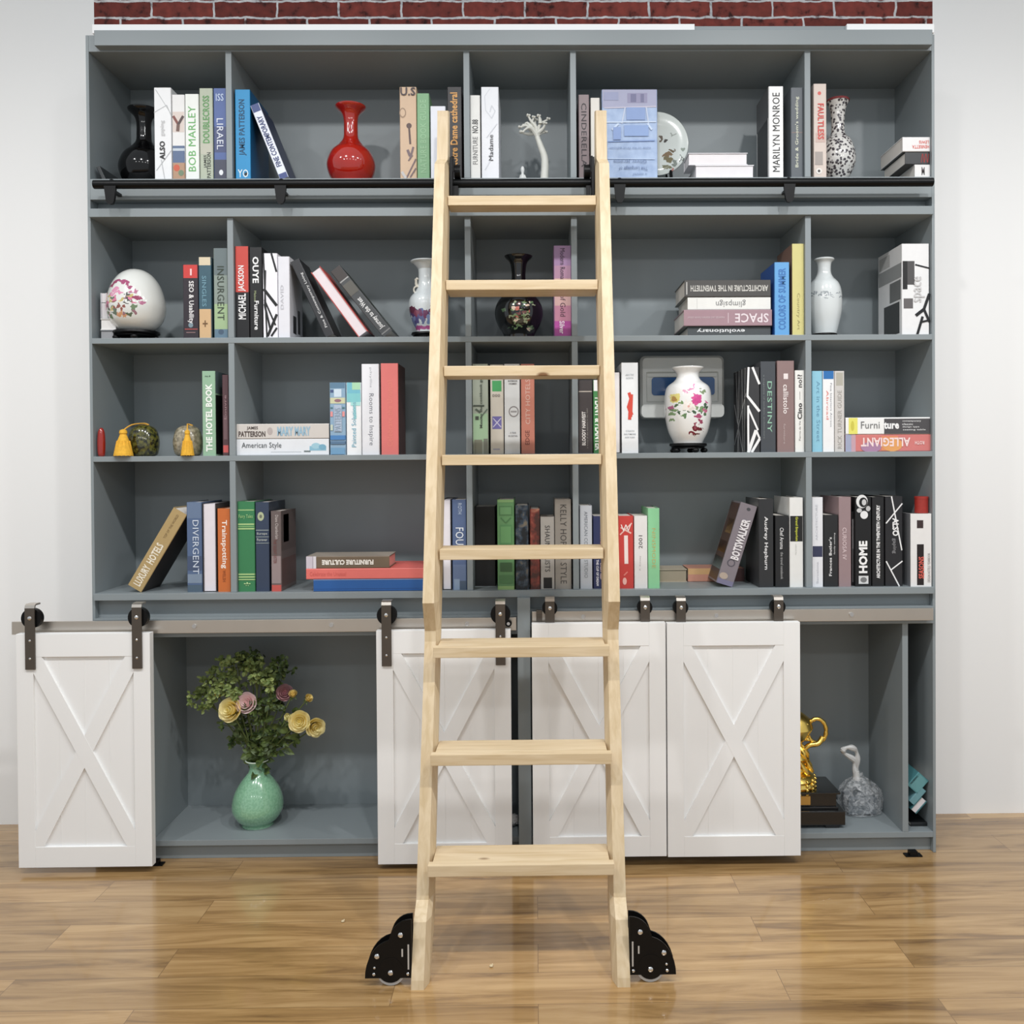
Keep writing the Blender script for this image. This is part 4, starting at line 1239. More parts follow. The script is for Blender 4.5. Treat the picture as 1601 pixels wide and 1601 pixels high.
book((1152, 848, 27, 132), (128, 120, 126), 'grey thriller leaning right with face on its cover', ZD, [('BOTSWALKER', 90, (226, 222, 224), .6, .43, .5, .5, .04)],
     [('e', .55, .06, .12, .02, (70, 70, 74)), ('e', .5, .73, .24, .045, (84, 80, 88)), ('e', .5, .73, .17, .034, (128, 120, 126)), ('e', .3, .9, .25, .04, (176, 160, 146)), ('b', 0, .94, 1, 1, (120, 116, 140)),
      ('s', -1, .05, .02, .95, .98, (84, 60, 52)), ('s', -1, .1, .22, .7, .4, (176, 140, 96)), ('s', -1, .1, .5, .9, .64, (190, 136, 70)), ('s', -1, .05, .7, .95, .84, (140, 150, 150))], roll=17.5, d=.13, Y=.02)
book((1186, 780, 1209.5, 918.5), (44, 45, 47), 'black book with small white letters beside leaning grey novel', ZD, [('Audrey Hepburn', -90, (226, 226, 226), .48, .5, .6, .3, .02)], d=.17, side=(70, 72, 74))
book((1212, 806, 1233.5, 918.5), (30, 31, 33), 'shorter black book with white script, second left of fourth divider', ZD, [('Chef Aroma', -90, (216, 216, 216), .48, .32, .3, .28, .01), ('the travel notebook', -90, (150, 150, 150), .48, .7, .38, .2, .02)], d=.17)
book((1234.5, 778, 1256, 918), (228, 228, 225), 'white book with black band and yellow words by fourth divider', ZD, [('Grand Emporium', -90, (206, 210, 70), .5, .35, .27, .24, .02), ('edited by', -90, (200, 200, 196), .45, .58, .12, .12)], [('b', 0, .205, 1, .49, (30, 30, 30))], d=.18)
book((1269.5, 777.5, 1287, 918), (226, 227, 231), 'white book with navy band right of fourth divider', ZD, [('ARCHITECTURE', 90, (200, 202, 208), .42, .28, .4, .2), ('Barcelona', 90, (200, 202, 208), .48, .84, .24, .2)], [('b', 0, .545, 1, .665, (54, 58, 84))], d=.17)
book((1288, 805, 1310.5, 917.5), (34, 35, 37), 'short black book between white and mauve books', ZD, [("Frances Butler's", 90, (226, 226, 226), .45, .58, .54, .2, .02), ('family cooking', 90, (190, 190, 190), .75, .4, .3, .12, .02)], d=.16)
book((1311.5, 777, 1331, 917), (150, 128, 130), 'dusty pink book with pale title beside HOME book', ZD, [('CURIOSA IV', -90, (206, 186, 188), .45, .52, .36, .34, .02)], d=.18)
book((1337, 777, 1362.5, 917), (20, 20, 22), 'black book with HOME in white serif capitals', ZD, [('HOME', 90, (242, 242, 242), .47, .67, .36, .54, .045)],
     [('e', .42, .05, .36, .075, (226, 226, 226)), ('e', .5, .06, .26, .055, (20, 20, 22)), ('e', .55, .06, .14, .035, (200, 200, 200)), ('e', .55, .2, .24, .045, (232, 232, 232)), ('e', .25, .15, .16, .025, (200, 200, 200)), ('e', .8, .13, .14, .03, (190, 190, 190)), ('b', .2, .88, .8, .97, (214, 214, 214)), ('e', .5, .925, .2, .03, (120, 120, 120))], d=.18)
book((1363.5, 777, 1382.5, 917), (26, 26, 28), 'black book with single long white line of capitals', ZD, [('ARCHITECTURE IN THE TWENTIETH CENTURY', 90, (236, 236, 236), .5, .5, .82, .3, .04)], d=.18)
book((1384, 776, 1411.5, 916.5), (34, 34, 37), 'black ALSO book with crossing white lines', ZD, [('ALSO', -90, (236, 236, 236), .58, .34, .2, .36, .04), ('gaping', -90, (130, 130, 132), .5, .55, .17, .26, .02)],
     [('l', .36, 0, .95, .6, 2, WT), ('l', .04, .3, .98, .08, 2, WT), ('l', .04, .72, .8, 1, 2, WT), ('l', .3, .82, .98, .72, 2, WT)], d=.18)
book((1423.5, 803, 1457, 919), (230, 228, 226), 'white book with black and red label at right end of shelf', ZD, [('SEASONS', 90, (214, 96, 84), .5, .74, .3, .26, .03), ('DESIGN HOTELS YEARBOOK', 90, (130, 126, 124), .86, .74, .4, .12, .0)],
     [('b', .3, .09, .6, .2, (58, 44, 44)), ('b', .3, .42, .62, .98, (32, 22, 22)), ('s', -1, 0.02, 0, 1, 1, (120, 122, 126))], d=.062, Y=.0)

# gap piece beside HOME: a slim dark spine with a thin white mark
book((1331.5, 800, 1335.2, 917), (28, 26, 28), 'very slim dark booklet left of HOME book', ZD, [], [('l', .5, .1, .5, .5, 1.6, (150, 148, 150)), ('l', .4, .5, .4, .95, 1.2, (120, 118, 120))], d=.15, Y=.03)

# ---- open cabinet, right: small teal booklets leaning on the divider
book((1424, 1286, 1450, 1321), (24, 26, 28), 'black booklet lying flat under the leaning teal booklets', ZE, d=.12, Y=.04, group=ROWG[ZE])
book((1435.5, 1208, 22, 27), (84, 142, 148), 'teal booklet, topmost of those leaning in right cabinet', ZE + 0.108, [('NORDIC', 90, (30, 44, 48), .12, .5, .6, .12)], [('b', .2, .06, .94, .94, (104, 158, 162))], roll=42, d=.12, Y=.03, group=ROWG[ZE])
book((1435, 1243, 11, 29), (112, 158, 166), 'pale teal booklet in middle of those leaning in right cabinet', ZE + 0.072, roll=42, d=.12, Y=.03, group=ROWG[ZE])
book((1436.5, 1262, 12, 26), (60, 110, 116), 'white page edge booklet, lowest leaning in right cabinet', ZE + 0.044, roll=42, d=.12, Y=.03, fore=True, pages=(226, 220, 222), group=ROWG[ZE])


# ------------------------------------------------------------------ vases and ornaments
def turned(cx, Yc, prof, zbase, inner=0.6):
    """profile (radius, y) in photo points, top to bottom -> lathe profile (m) about the axis and its X"""
    s = sc(Yc)
    X = U(cx, (prof[0][1] + prof[-1][1]) / 2, Yc)[0]
    zs = [U(cx, p[1], Yc)[1] for p in prof]
    z_lo = zs[-1]
    k = (zs[0] - zbase) / (zs[0] - z_lo)
    pts = [(p[0] * s, (z - z_lo) * k) for p, z in zip(prof, zs)]
    pts = pts[::-1]
    sm = spline([(a, 0, b) for a, b in pts], 5)
    out = [(max(q.x, 0.001), q.z) for q in sm]
    # hollow mouth
    r, z = out[-1]
    out += [(r - 0.002, z + 0.0005), (r - 0.004, z - 0.004), (max(0.004, r * inner), z - 0.02), (max(0.003, r * inner * .8), z - 0.03)]
    return X, out


def vase(name, label, cx, Yc, prof, zbase, m_, group=None, cat='vase', n=48, stand=None):
    if stand:
        h, rr, sm_ = stand
    root_z = zbase
    X, out = turned(cx, Yc, prof, zbase + (stand[0] if stand else 0))
    r = thing(name, label, cat, (X, Yc, zbase), 0, group)
    b_ = bmesh.new()
    lathe(b_, out, n)
    mesh('body', b_, m_, r, (0, 0, stand[0] + 0.0002 if stand else 0), smooth=True)
    if stand:
        b_ = bmesh.new()
        h, rr, sm_ = stand
        lathe(b_, [(rr * .78, h - 0.0005), (rr * .98, h - 0.001), (rr, h * .75), (rr * .86, h * .6), (rr * .9, h * .45)][::-1], 36)
        for k in range(5):
            a = 2 * math.pi * k / 5 - math.pi / 2 + 0.3
            ball(b_, (rr * .85 * math.cos(a), rr * .85 * math.sin(a), h * .26), h * .26, 0, sx=1.5, sy=1.2)
        mesh('stand', b_, sm_, r, smooth=True)['label'] = 'black carved wooden stand'
    return r


RV = [(23.5, 167), (22, 170), (14, 177), (11, 186), (10.8, 200), (12, 212), (20, 222), (31, 232), (37.3, 248), (34, 263), (26, 275), (24, 281)]
vase('vase', 'glossy red vase with flared mouth on the top shelf', 548.8, 0.10, RV, ZA, mat((168, 28, 14), 0.12, coat=1.0, var=0.15, scale=18))
vase('vase', 'glossy black vase beside white ALSO book, top shelf', 225.5, 0.12, [(r * 1.0, y * 0.968 + 10.5) for r, y in RV], ZA, BLACKG)
# black painted vase behind the ladder
z0 = 0.0
sp = []
for k in range(46):
    sp.append((random.gauss(0.012, 0.026), random.uniform(0.03, 0.115), random.uniform(.003, .010), random.uniform(.002, .005), random.choice(((112, 136, 96), (92, 120, 84), (150, 160, 130), (196, 116, 104), (110, 60, 54), (70, 92, 66), (214, 190, 170)))))
vase('vase', 'black vase painted with green and pink flowers, behind ladder', 811, 0.10, [(22, 401), (20, 404), (14, 410), (11.5, 420), (11.2, 436), (16, 452), (28, 463), (36, 476), (37.5, 490), (32, 506), (25, 518), (24, 527)], ZB, mat_spots((8, 8, 9), sp, 0.12, 0.8, 0.006, 90))
# white vase, right bay
sp = [(random.uniform(-.05, .05), random.gauss(.118, .006), random.uniform(.003, .009), random.uniform(.0015, .003), (150, 156, 160)) for k in range(14)]
vase('vase', 'white porcelain vase on dark stand right of fourth divider', 1288.5, 0.09, [(15, 405), (15.5, 407), (11, 412), (10.5, 424), (14, 432), (23, 442), (27, 458), (26.5, 480), (22, 500), (18.5, 513)], ZB, mat_spots((214, 219, 219), sp, 0.15, 0.8, 0.006, 80), stand=(0.0145, 0.041, BLACK))
# vase with ring handles behind the ladder leg
sp = [(random.uniform(-.055, .03), random.uniform(.03, .075), random.uniform(.006, .014), random.uniform(.008, .018), c) for c in ((96, 106, 150), (110, 60, 96), (80, 60, 100), (120, 130, 170), (96, 50, 70), (120, 140, 180), (90, 84, 130), (130, 70, 90)) for _ in (0, 1)]
sp += [(0, .012, .08, .007, (176, 84, 140))]
v = vase('vase', 'pale porcelain vase with ring handles behind left ladder leg', 667, 0.10, [(24.5, 409), (24, 411), (15, 416), (12.5, 424), (13, 440), (17, 452), (26, 463), (28, 476), (24, 494), (17, 508), (16.5, 513)], ZB, mat_spots((206, 212, 214), sp, 0.15, 0.8, 0.006, 60), stand=(0.026, 0.05, BLACK))
for sg in (-1, 1):
    b_ = bmesh.new()
    s = sc(.1)
    hx = sg * 13 * s
    tube(b_, [(hx, -.012, .20), (hx + sg * .006, -.014, .195), (hx + sg * .004, -.014, .18), (hx, -.012, .172)], .005, 8)
    tube(b_, [(hx + sg * .002, -.018 + 0.002 * math.cos(k * math.pi / 8), .164 + .011 * math.sin(k * math.pi / 8)) if False else (hx + sg * .002 + .010 * math.cos(k * math.pi / 8), -.018, .162 + .011 * math.sin(k * math.pi / 8)) for k in range(17)], .0028, 6)
    mesh('ring_handle', b_, mat((205, 200, 188), 0.25), v, smooth=True)
# floral vase on third shelf
sp = [(random.uniform(-.062, .05), random.gauss(.104, .012), random.uniform(.004, .010), random.uniform(.003, .006), random.choice(((70, 104, 62), (96, 130, 84), (60, 86, 56), (120, 150, 100)))) for _ in range(26)]
sp += [(random.gauss(.016, .010), random.gauss(.140, .009), random.uniform(.005, .010), random.uniform(.004, .008), random.choice(((214, 84, 150), (196, 60, 130), (232, 140, 184), (206, 70, 140)))) for _ in range(12)]
sp += [(-.050, .140, .016, .015, (226, 214, 130)), (-.052, .138, .005, .005, (180, 140, 70)), (-.009, .114, .020, .017, (240, 232, 224)), (-.008, .116, .006, .005, (226, 170, 160)), (-.014, .124, .008, .004, (248, 240, 236)), (-.002, .104, .008, .004, (224, 214, 206)),
       (-.002, .168, .010, .004, (222, 150, 186)), (-.018, .158, .010, .004, (230, 170, 196)), (.008, .178, .004, .008, (226, 150, 190)), (.022, .082, .012, .006, (170, 70, 110)), (.028, .066, .008, .008, (150, 52, 84)), (.014, .046, .014, .007, (110, 30, 48)), (.030, .040, .010, .004, (96, 26, 40)), (.002, .030, .012, .005, (120, 36, 56)), (.02, .026, .010, .004, (90, 24, 36)), (.012, .056, .004, .010, (150, 70, 90)),
       (-.060, .110, .009, .007, (176, 90, 130)), (.044, .100, .007, .007, (190, 96, 130)), (.046, .128, .006, .004, (196, 110, 150)), (.036, .160, .010, .004, (130, 150, 110)), (.026, .170, .006, .003, (120, 140, 100))]
vase('vase', 'white vase painted with pink peonies on black stand, third shelf', 1075.5, 0.07, [(24.5, 574.5), (24, 577), (18, 583), (17.5, 590), (22, 596), (33, 605), (36.5, 622), (36, 648), (31, 672), (24, 686), (22.5, 690)], ZC, mat_spots((238, 238, 236), sp, 0.14, 0.8, 0.007, 70), stand=(0.031, 0.060, BLACK))
# patterned blue-white vase on the top shelf, right
v = vase('vase', 'white vase with dense speckled pattern beside beige book, top shelf', 1310, 0.12, [(17, 157), (17, 159), (12.5, 168), (10.5, 180), (10, 195), (12, 205), (20, 214), (26, 230), (26, 246), (18, 262), (14, 268), (17, 279)], ZA, mat_mottle((62, 56, 62), (216, 214, 210), 105, 0.2, 0.7, lo=.36, hi=.54, kind='f1'))
b_ = bmesh.new()
lathe(b_, [(17.2 * sc(.12), 0), (17.9 * sc(.12), .0035), (17.2 * sc(.12), .007)], 40, cap=False)
mesh('rim_band', b_, mat((126, 58, 60), 0.2), v, (0, 0, U(1310, 160, .12)[1] - ZA), smooth=True)

# porcelain egg
EG = [(0.5, 420.5), (14, 424), (26, 433), (36, 449), (42, 470), (43, 486), (38, 504), (28, 516), (22, 520)]
sp = [(random.uniform(-.075, .028), random.uniform(.032, .108), random.uniform(.004, .010), random.uniform(.003, .008), random.choice(((190, 176, 110), (110, 130, 96), (206, 150, 110), (150, 110, 120), (90, 104, 84), (226, 200, 160), (140, 80, 70), (210, 120, 150)))) for _ in range(44)]
sp += [(random.uniform(-.045, .0), random.uniform(.105, .122), random.uniform(.006, .012), random.uniform(.003, .006), (214, 140, 170)) for _ in range(7)]
sp += [(random.uniform(.0, .032), random.uniform(.075, .11), random.uniform(.003, .007), random.uniform(.002, .004), (70, 72, 70)) for _ in range(8)]
sp += [(-.050 + k * .0125, .118 + .030 * math.sin((k + 1.5) * .42) - (.0 if k < 5 else (k - 5) * .006), .011, .006, random.choice(((160, 72, 110), (180, 110, 140), (150, 60, 92)))) for k in range(9)]
sp += [(-.072, .1, .009, .012, (206, 96, 50))]
v = vase('porcelain_egg', 'large white porcelain egg painted with flowers on dark stand', 213, 0.066, EG, ZB, mat_spots((220, 221, 216), sp, 0.14, 0.8, 0.008, 60), stand=(0.030, 0.070, BLACK), cat='ornament')

# ceramic jars with tassels
def tassel_jar(cx, y0, y1, half, m_, tas, label, Yc=.07):
    s = sc(Yc)
    X = U(cx, 690, Yc)[0]
    h = U(cx, y0, Yc)[1] - ZC
    r = thing('tassel_jar', label, 'jar', (X, Yc, ZC), 0, 'small lidded jars with tassels')
    b_ = bmesh.new()
    prof = [(half * .62, 0), (half * .88, .08), (half, .38), (half * .97, .6), (half * .8, .85), (half * .5, .96), (half * .2, 1.0), (0.3, 1.0)]
    sm = spline([(a * s, 0, b * h) for a, b in prof], 4)
    lathe(b_, [(max(q.x, .0006), q.z) for q in sm], 36)
    mesh('body', b_, m_, r, smooth=True)
    if tas:
        tx, tw = tas
        yf = -half * s - 0.006
        dx = U(tx, 690, Yc + yf)[0] - X
        zt = h * .8
        b_ = bmesh.new()
        w = tw * s / 2
        lathe(b_, [(w, .002), (w * .98, .008), (w * .6, zt * .6), (w * .34, zt * .84), (w * .42, zt * .9), (w * .36, zt), (.001, zt + .004)], 22, (dx, yf - w * .4))
        for k in range(14):
            a = 2 * math.pi * k / 14
            tube(b_, [(dx + w * .95 * math.cos(a), yf - w * .4 + w * .95 * math.sin(a), .001), (dx + w * .62 * math.cos(a), yf - w * .4 + w * .62 * math.sin(a), zt * .6)], .0018, 5)
        t = mesh('tassel', b_, mat((226, 172, 52), 0.8, var=.25, scale=120), r)
        t['label'] = 'yellow silk tassel'
        b_ = bmesh.new()
        tube(b_, spline([(dx, yf - w * .4, zt), (dx * .6, yf * .7, h * .98), (0, 0, h + .004), (half * s * .35, .0, h * .99)], 5), .0022, 6)
        mesh('cord', b_, mat((214, 160, 60), 0.8), r)
    return r


tassel_jar(225, 664, 712, 23, mat_mottle((18, 20, 12), (96, 94, 40), 95, 0.15, 0.8, lo=.40, hi=.62), (195.5, 28), 'olive black speckled jar with large yellow tassel, third shelf')
tassel_jar(294, 665, 712, 22, mat_mottle((120, 112, 92), (168, 158, 134), 80, 0.2, 0.7), (294.5, 19), 'beige jar with yellow tassel hanging at its front, third shelf', .06)
tassel_jar(158.5, 669, 712, 6.0, mat((150, 34, 24), .18, coat=.8, var=.2, scale=90), None, 'narrow red glazed jar at left end of third shelf', .019)

# plate on its stand
Yp = 0.13
X, Z = U(1026, 229, Yp)
s = sc(Yp)
pl = thing('plate', 'round painted porcelain plate standing behind pale blue book', 'plate', (X, Yp, ZA))
b_ = bmesh.new()
R_ = 49.5 * s
lathe(b_, [(0.001, 0), (R_ * .55, 0), (R_ * .62, .004), (R_ * .97, .012), (R_, .0135), (R_ * .98, .015), (R_ * .6, .0075), (.001, .0035)], 56)
o = None
spots = [(.035, -.035, .016, .008, (120, 96, 66)), (.05, -.02, .012, .006, (96, 80, 56)), (.04, -.05, .016, .008, (110, 100, 66)), (.06, -.062, .008, .01, (120, 128, 120)), (.085, -.015, .006, .004, (140, 150, 140)), (.032, -.075, .016, .006, (110, 110, 80)), (.048, -.085, .006, .006, (176, 120, 110)), (.016, .022, .007, .010, (90, 76, 60)), (.055, .032, .010, .003, (150, 156, 150)), (.03, .012, .006, .005, (60, 54, 48)), (.078, -.05, .003, .012, (90, 96, 92)), (.086, -.054, .003, .010, (90, 96, 92))]
pm_ = mat_spots((206, 212, 208), [(x, -z if False else z, rx, rz, c) for x, z, rx, rz, c in spots], .15, .8, .008, 80)
o = mesh('dish', b_, pm_, pl)
# stand the dish upright, tipped slightly back
for vtx in o.data.vertices:
    x, y, z = vtx.co
    vtx.co = (x, -z, y)
o.data.update()
hc = Z - ZA
o.location = (0, 0, hc + 0.004)
for p in o.data.polygons:
    p.use_smooth = True
b_ = bmesh.new()
for sg in (-1, 1):
    tube(b_, [(sg * .045, -.035, .004), (sg * .045, -.03, .022), (sg * .045, -.012, hc - R_ * .93 + .01), (sg * .045, .012, hc - R_ * .5), (sg * .03, .02, hc + .01)], .0055, 8)
    tube(b_, [(sg * .045, -.03, .004), (sg * .045, .05, .004), (sg * .03, .02, hc)], .0045, 8)
tube(b_, [(-.045, .045, .004), (.045, .045, .004)], .0045, 8)
mesh('stand', b_, BLACK, pl)['label'] = 'black plate stand'

# white coral branch
s = sc(.1)
X, _ = U(850, 260, .1)
cb = thing('branch_ornament', 'white branching coral ornament on top shelf, third bay', 'ornament', (X, .1, ZA))


def bp(x, y, dy=0.0):
    a = U(x, y, .1)
    return (a[0] - X, dy, a[1] - ZA)


b_ = bmesh.new()
z00 = (0.0, 0.0, 0.001)
tube(b_, spline([bp(850, 284)[:2] + (0.0,), bp(852, 262), bp(851, 245), bp(845, 228), bp(840, 214)], 5), [.0145, .014, .0135, .013, .0125, .0125, .0125, .012, .012, .0115, .0115, .011, .0105, .0105, .010, .0098, .0095, .009, .0085, .0085, .008], 12)
for k, (pts) in enumerate([[(840, 214), (833, 205), (826, 203), (816, 212)], [(840, 214), (838, 200), (830, 190), (826, 183)], [(840, 214), (842, 200), (846, 192), (857, 185)], [(838, 208), (826, 208), (814, 204)], [(841, 208), (849, 202), (852, 196)],
                           [(836, 206), (831, 196), (834, 184)], [(840, 212), (846, 207), (853, 205)], [(832, 204), (822, 198), (813, 203)], [(845, 193), (844, 186), (842, 183)], [(832, 200), (824, 192), (819, 196)], [(838, 202), (836, 192), (838, 185)]]):
    dy = ((k * 37) % 7 - 3) * .006
    P_ = spline([bp(p[0], p[1], dy * i / 2) for i, p in enumerate(pts)], 4)
    tube(b_, P_, [.0075 - .005 * i / (len(P_) - 1) for i in range(len(P_))], 8)
    e = P_[-1]
    for a in range(3):
        ball(b_, (e.x + .004 * math.cos(a * 2.1), e.y + .004 * math.sin(a * 2.1), e.z + .002), .0042, 0, u=8, v=6)
mesh('branch', b_, mat((214, 214, 206), 0.5, var=.08), cb, smooth=True)
# small figurine
X, _ = U(817, 272, .09)
fg = thing('figurine', 'tiny white seated figurine beside the coral ornament', 'figurine', (X, .09, ZA))
b_ = bmesh.new()
k_ = sc(.09)
hz = U(817, 260, .09)[1] - ZA
lathe(b_, [(6.2 * k_, 0), (6.4 * k_, hz * .12), (5.2 * k_, hz * .3), (3.6 * k_, hz * .5), (2.2 * k_, hz * .62), (1.8 * k_, hz * .66), (2.9 * k_, hz * .76), (3.1 * k_, hz * .86), (2 * k_, hz * .97), (.001, hz)], 22)
for sg in (-1, 1):
    tube(b_, [(sg * 2.8 * k_, -.002, hz * .55), (sg * 5 * k_, -.006, hz * .38), (sg * 2.5 * k_, -.011, hz * .26)], .0028, 8)
mesh('body', b_, mat((216, 218, 216), .4), fg, smooth=True)

# grey plastic wall unit with blue window
Yb = 0.20
X0, Z1 = U(1001, 556, Yb)
X1, Z0 = U(1133, 653, Yb)
wb = thing('wall_unit', 'grey moulded plastic box with blue window behind floral vase', 'box', ((X0 + X1) / 2, Yb, Z0))
w2, hh = (X1 - X0) / 2, Z1 - Z0
b_ = bmesh.new()


def rr(x0, x1, z0, z1, r, n=5):
    out = []
    for cx_, cz_, a0 in ((x1 - r, z1 - r, 0), (x0 + r, z1 - r, 90), (x0 + r, z0 + r, 180), (x1 - r, z0 + r, 270)):
        for k in range(n + 1):
            a = math.radians(a0 + 90 * k / n)
            out.append((cx_ + r * math.cos(a), cz_ + r * math.sin(a)))
    return out


def rim(bm, A, B, ya, yb, mi=0):
    a = [bm.verts.new((p[0], ya, p[1])) for p in A]
    c = [bm.verts.new((p[0], yb, p[1])) for p in B]
    n = len(a)
    for i in range(n):
        bm.faces.new([a[i], a[(i + 1) % n], c[(i + 1) % n], c[i]]).material_index = mi
    return a, c


O_ = rr(-w2, w2, 0, hh, .018)
O2 = rr(-w2 + .008, w2 - .008, .008, hh - .008, .014)
I_ = rr(-w2 * .86, w2 * .86, hh * .25, hh * .74, .004)
I2 = rr(-w2 * .84, w2 * .84, hh * .27, hh * .72, .003)
rim(b_, O_, O_, .078, .010)
rim(b_, O_, O2, .010, 0)
rim(b_, O2, I_, 0, 0)
rim(b_, I_, I2, 0, .008)
b_.faces.new([b_.verts.new((p[0], .008, p[1])) for p in I2])
b_.faces.new([b_.verts.new((p[0], .078, p[1])) for p in O_])
prism(b_, rr(-w2 * .82, w2 * .82, hh * .66, hh * .715, .002), .003, .009, 'y')
prism(b_, rr(-w2 * .98, w2 * .98, .002, hh * .22, .014), -.006, .001, 'y')
mesh('casing', b_, mat((224, 226, 222), .4, var=.03), wb)
b_ = bmesh.new()
s = sc(Yb)
prism(b_, rr(-w2 + 18 * s, w2 - 15 * s, hh - 62 * s, hh - 34 * s, .010), .0045, .0085, 'y')
mesh('window', b_, mat((44, 92, 150), .12, coat=.6), wb)['label'] = 'glossy blue window'

# red round box standing on the labelled white book
RBY = .031
X0, Zb = U(1432, 803, RBY)
zb_ = U(1440, 803, .0)[1] + .0004
o = thing('red_box', 'red textured round box on top of labelled white book', 'box', (U(1440.5, 790, RBY)[0], RBY, zb_))
b_ = bmesh.new()
rr_ = 10.5 * sc(RBY)
zt = U(1445, 776, RBY)[1] - zb_
lathe(b_, [(rr_ * .96, 0), (rr_ * .96, zt * .86), (rr_, zt * .86), (rr_, zt * .99), (rr_ * .9, zt), (.001, zt)], 36)
mesh('body', b_, mat((158, 46, 38), .5, var=.2, scale=90), o)

# ------------------------------------------------------------------ flower arrangement in the open cabinet
VX, VY = U(403, 1250, .12)[0], .12
s = sc(.12)
GRN = mat_mottle((126, 176, 142), (140, 188, 154), 150, .18, .8, lo=.45, hi=.55)
fv = vase('flower_vase', 'celadon green vase holding roses in the open cabinet', 403, .12, [(18, 1187), (17.5, 1189), (13, 1193), (12, 1202), (14.5, 1212), (24, 1226), (34, 1246), (38.5, 1266), (38, 1282), (31, 1297), (24, 1304), (24, 1309)], ZE, GRN)
b_ = bmesh.new()
zr = U(403, 1187.5, .12)[1] - ZE
tube(b_, [(17.6 * s * math.cos(k * math.pi / 16), 17.6 * s * math.sin(k * math.pi / 16), zr) for k in range(33)], .0022, 6)
mesh('rim', b_, mat((206, 220, 206), .25), fv)['label'] = 'pale rim'
MOUTH = U(403, 1192, .12)
STEM = mat((92, 104, 54), .6, var=.2)
LEAF = mat_mottle((48, 66, 30), (92, 110, 54), 50, .5, stretch=(1, 1, 1))
LEAFL = mat_mottle((98, 116, 58), (144, 158, 92), 60, .55)


def leaf(bm, p, d_, l, w, mi=0, droop=.25):
    d_ = Vector(d_).normalized()
    sd = d_.cross(Vector((random.uniform(-.3, .3), -1, random.uniform(-.2, .5)))).normalized()
    nn = sd.cross(d_).normalized()
    p = Vector(p)
    row = []
    for i, (t, k) in enumerate(((0, .08), (.25, .8), (.5, 1), (.75, .7), (1, .02))):
        c = p + d_ * l * t - Vector((0, 0, 1)) * droop * l * t * t
        row.append((bm.verts.new(c - sd * w * k + nn * w * .25 * k), bm.verts.new(c), bm.verts.new(c + sd * w * k + nn * w * .25 * k)))
    for a, b in zip(row, row[1:]):
        for j in (0, 1):
            bm.faces.new([a[j], a[j + 1], b[j + 1], b[j]]).material_index = mi


def flower_stem(name, px, py, dy, label, group):
    """root at the vase mouth; returns root and head position"""
    hx, hz = U(px, py, VY + dy)
    base = Vector((VX + (px - 403) * .00008 + random.uniform(-.006, .006), VY + random.uniform(-.006, .006), MOUTH[1] - .05))
    r = thing(name, label, 'flower' if 'rose' in name else 'foliage', base, 0, group)
    head = Vector((hx, VY + dy, hz)) - base
    mid = Vector((head.x * .42, head.y * .35, head.z * .55))
    b_ = bmesh.new()
    P_ = spline([(0, 0, 0), (head.x * .06, head.y * .05, .05), mid, head], 6)
    tube(b_, P_, .0022, 6)
    return r, head, P_, b_


def rose(px, py, rad, dy, c, c2, label, face=(0, -1, .35), full=True):
    r, head, P_, b_ = flower_stem('rose', px, py, dy, label, 'artificial roses in the green vase')
    mesh('stem', b_, STEM, r)
    R = rad * sc(VY + dy)
    b_ = bmesh.new()
    fz = Vector(face).normalized()
    fx = fz.cross(Vector((0, 0, 1))).normalized()
    fy = fx.cross(fz)
    rings = ((.16, .80, 3), (.32, .76, 4), (.52, .66, 5), (.76, .48, 5), (.96, .22, 6)) if full else ((.3, .9, 3), (.55, .7, 4), (.75, .4, 4))
    for ri, (rr_, zz_, n) in enumerate(rings):
        for k in range(n):
            a0 = 2 * math.pi * (k + ri * .37) / n + random.uniform(-.1, .1)
            span = 2 * math.pi / n * .74
            row = []
            for u in range(7):
                a = a0 + span * (u / 6 - .5) * 1.5
                col = []
                for v_ in range(4):
                    t = v_ / 3
                    edge = 1 - .12 * ((u - 3) / 3) ** 2
                    rad_ = R * rr_ * (.45 + .62 * t * edge) + R * .05 * t * t
                    zz = R * (-.62 + (zz_ + .62) * t * edge) + (R * .05 * math.sin(u * 1.7 + k) * t)
                    col.append(b_.verts.new(head + fx * rad_ * math.cos(a) + fy * rad_ * math.sin(a) + fz * zz))
                row.append(col)
            for a, b in zip(row, row[1:]):
                for v_ in range(3):
                    f = b_.faces.new([a[v_], b[v_], b[v_ + 1], a[v_ + 1]])
                    f.material_index = 0 if v_ < 2 else 1
    ball(b_, head - fz * R * .1, R * .42, 0)
    o_ = mesh('petals', b_, [mat(c, .6, var=.1), mat(c2, .6, var=.08)], r, smooth=True)
    b_ = bmesh.new()
    for k in range(5):
        a = 2 * math.pi * k / 5
        leaf(b_, head - fz * R * .6, fx * math.cos(a) + fy * math.sin(a) - fz * .1, R * .9, R * .16)
    mesh('sepals', b_, LEAF, r)
    b_ = bmesh.new()
    for k in range(10):
        p = P_[int(len(P_) * (.26 + .06 * k))]
        leaf(b_, p, (random.uniform(-1, 1), random.uniform(-.8, .2), random.uniform(-.1, .8)), random.uniform(.03, .052), random.uniform(.009, .015))
    mesh('leaves', b_, LEAF, r)
    return r


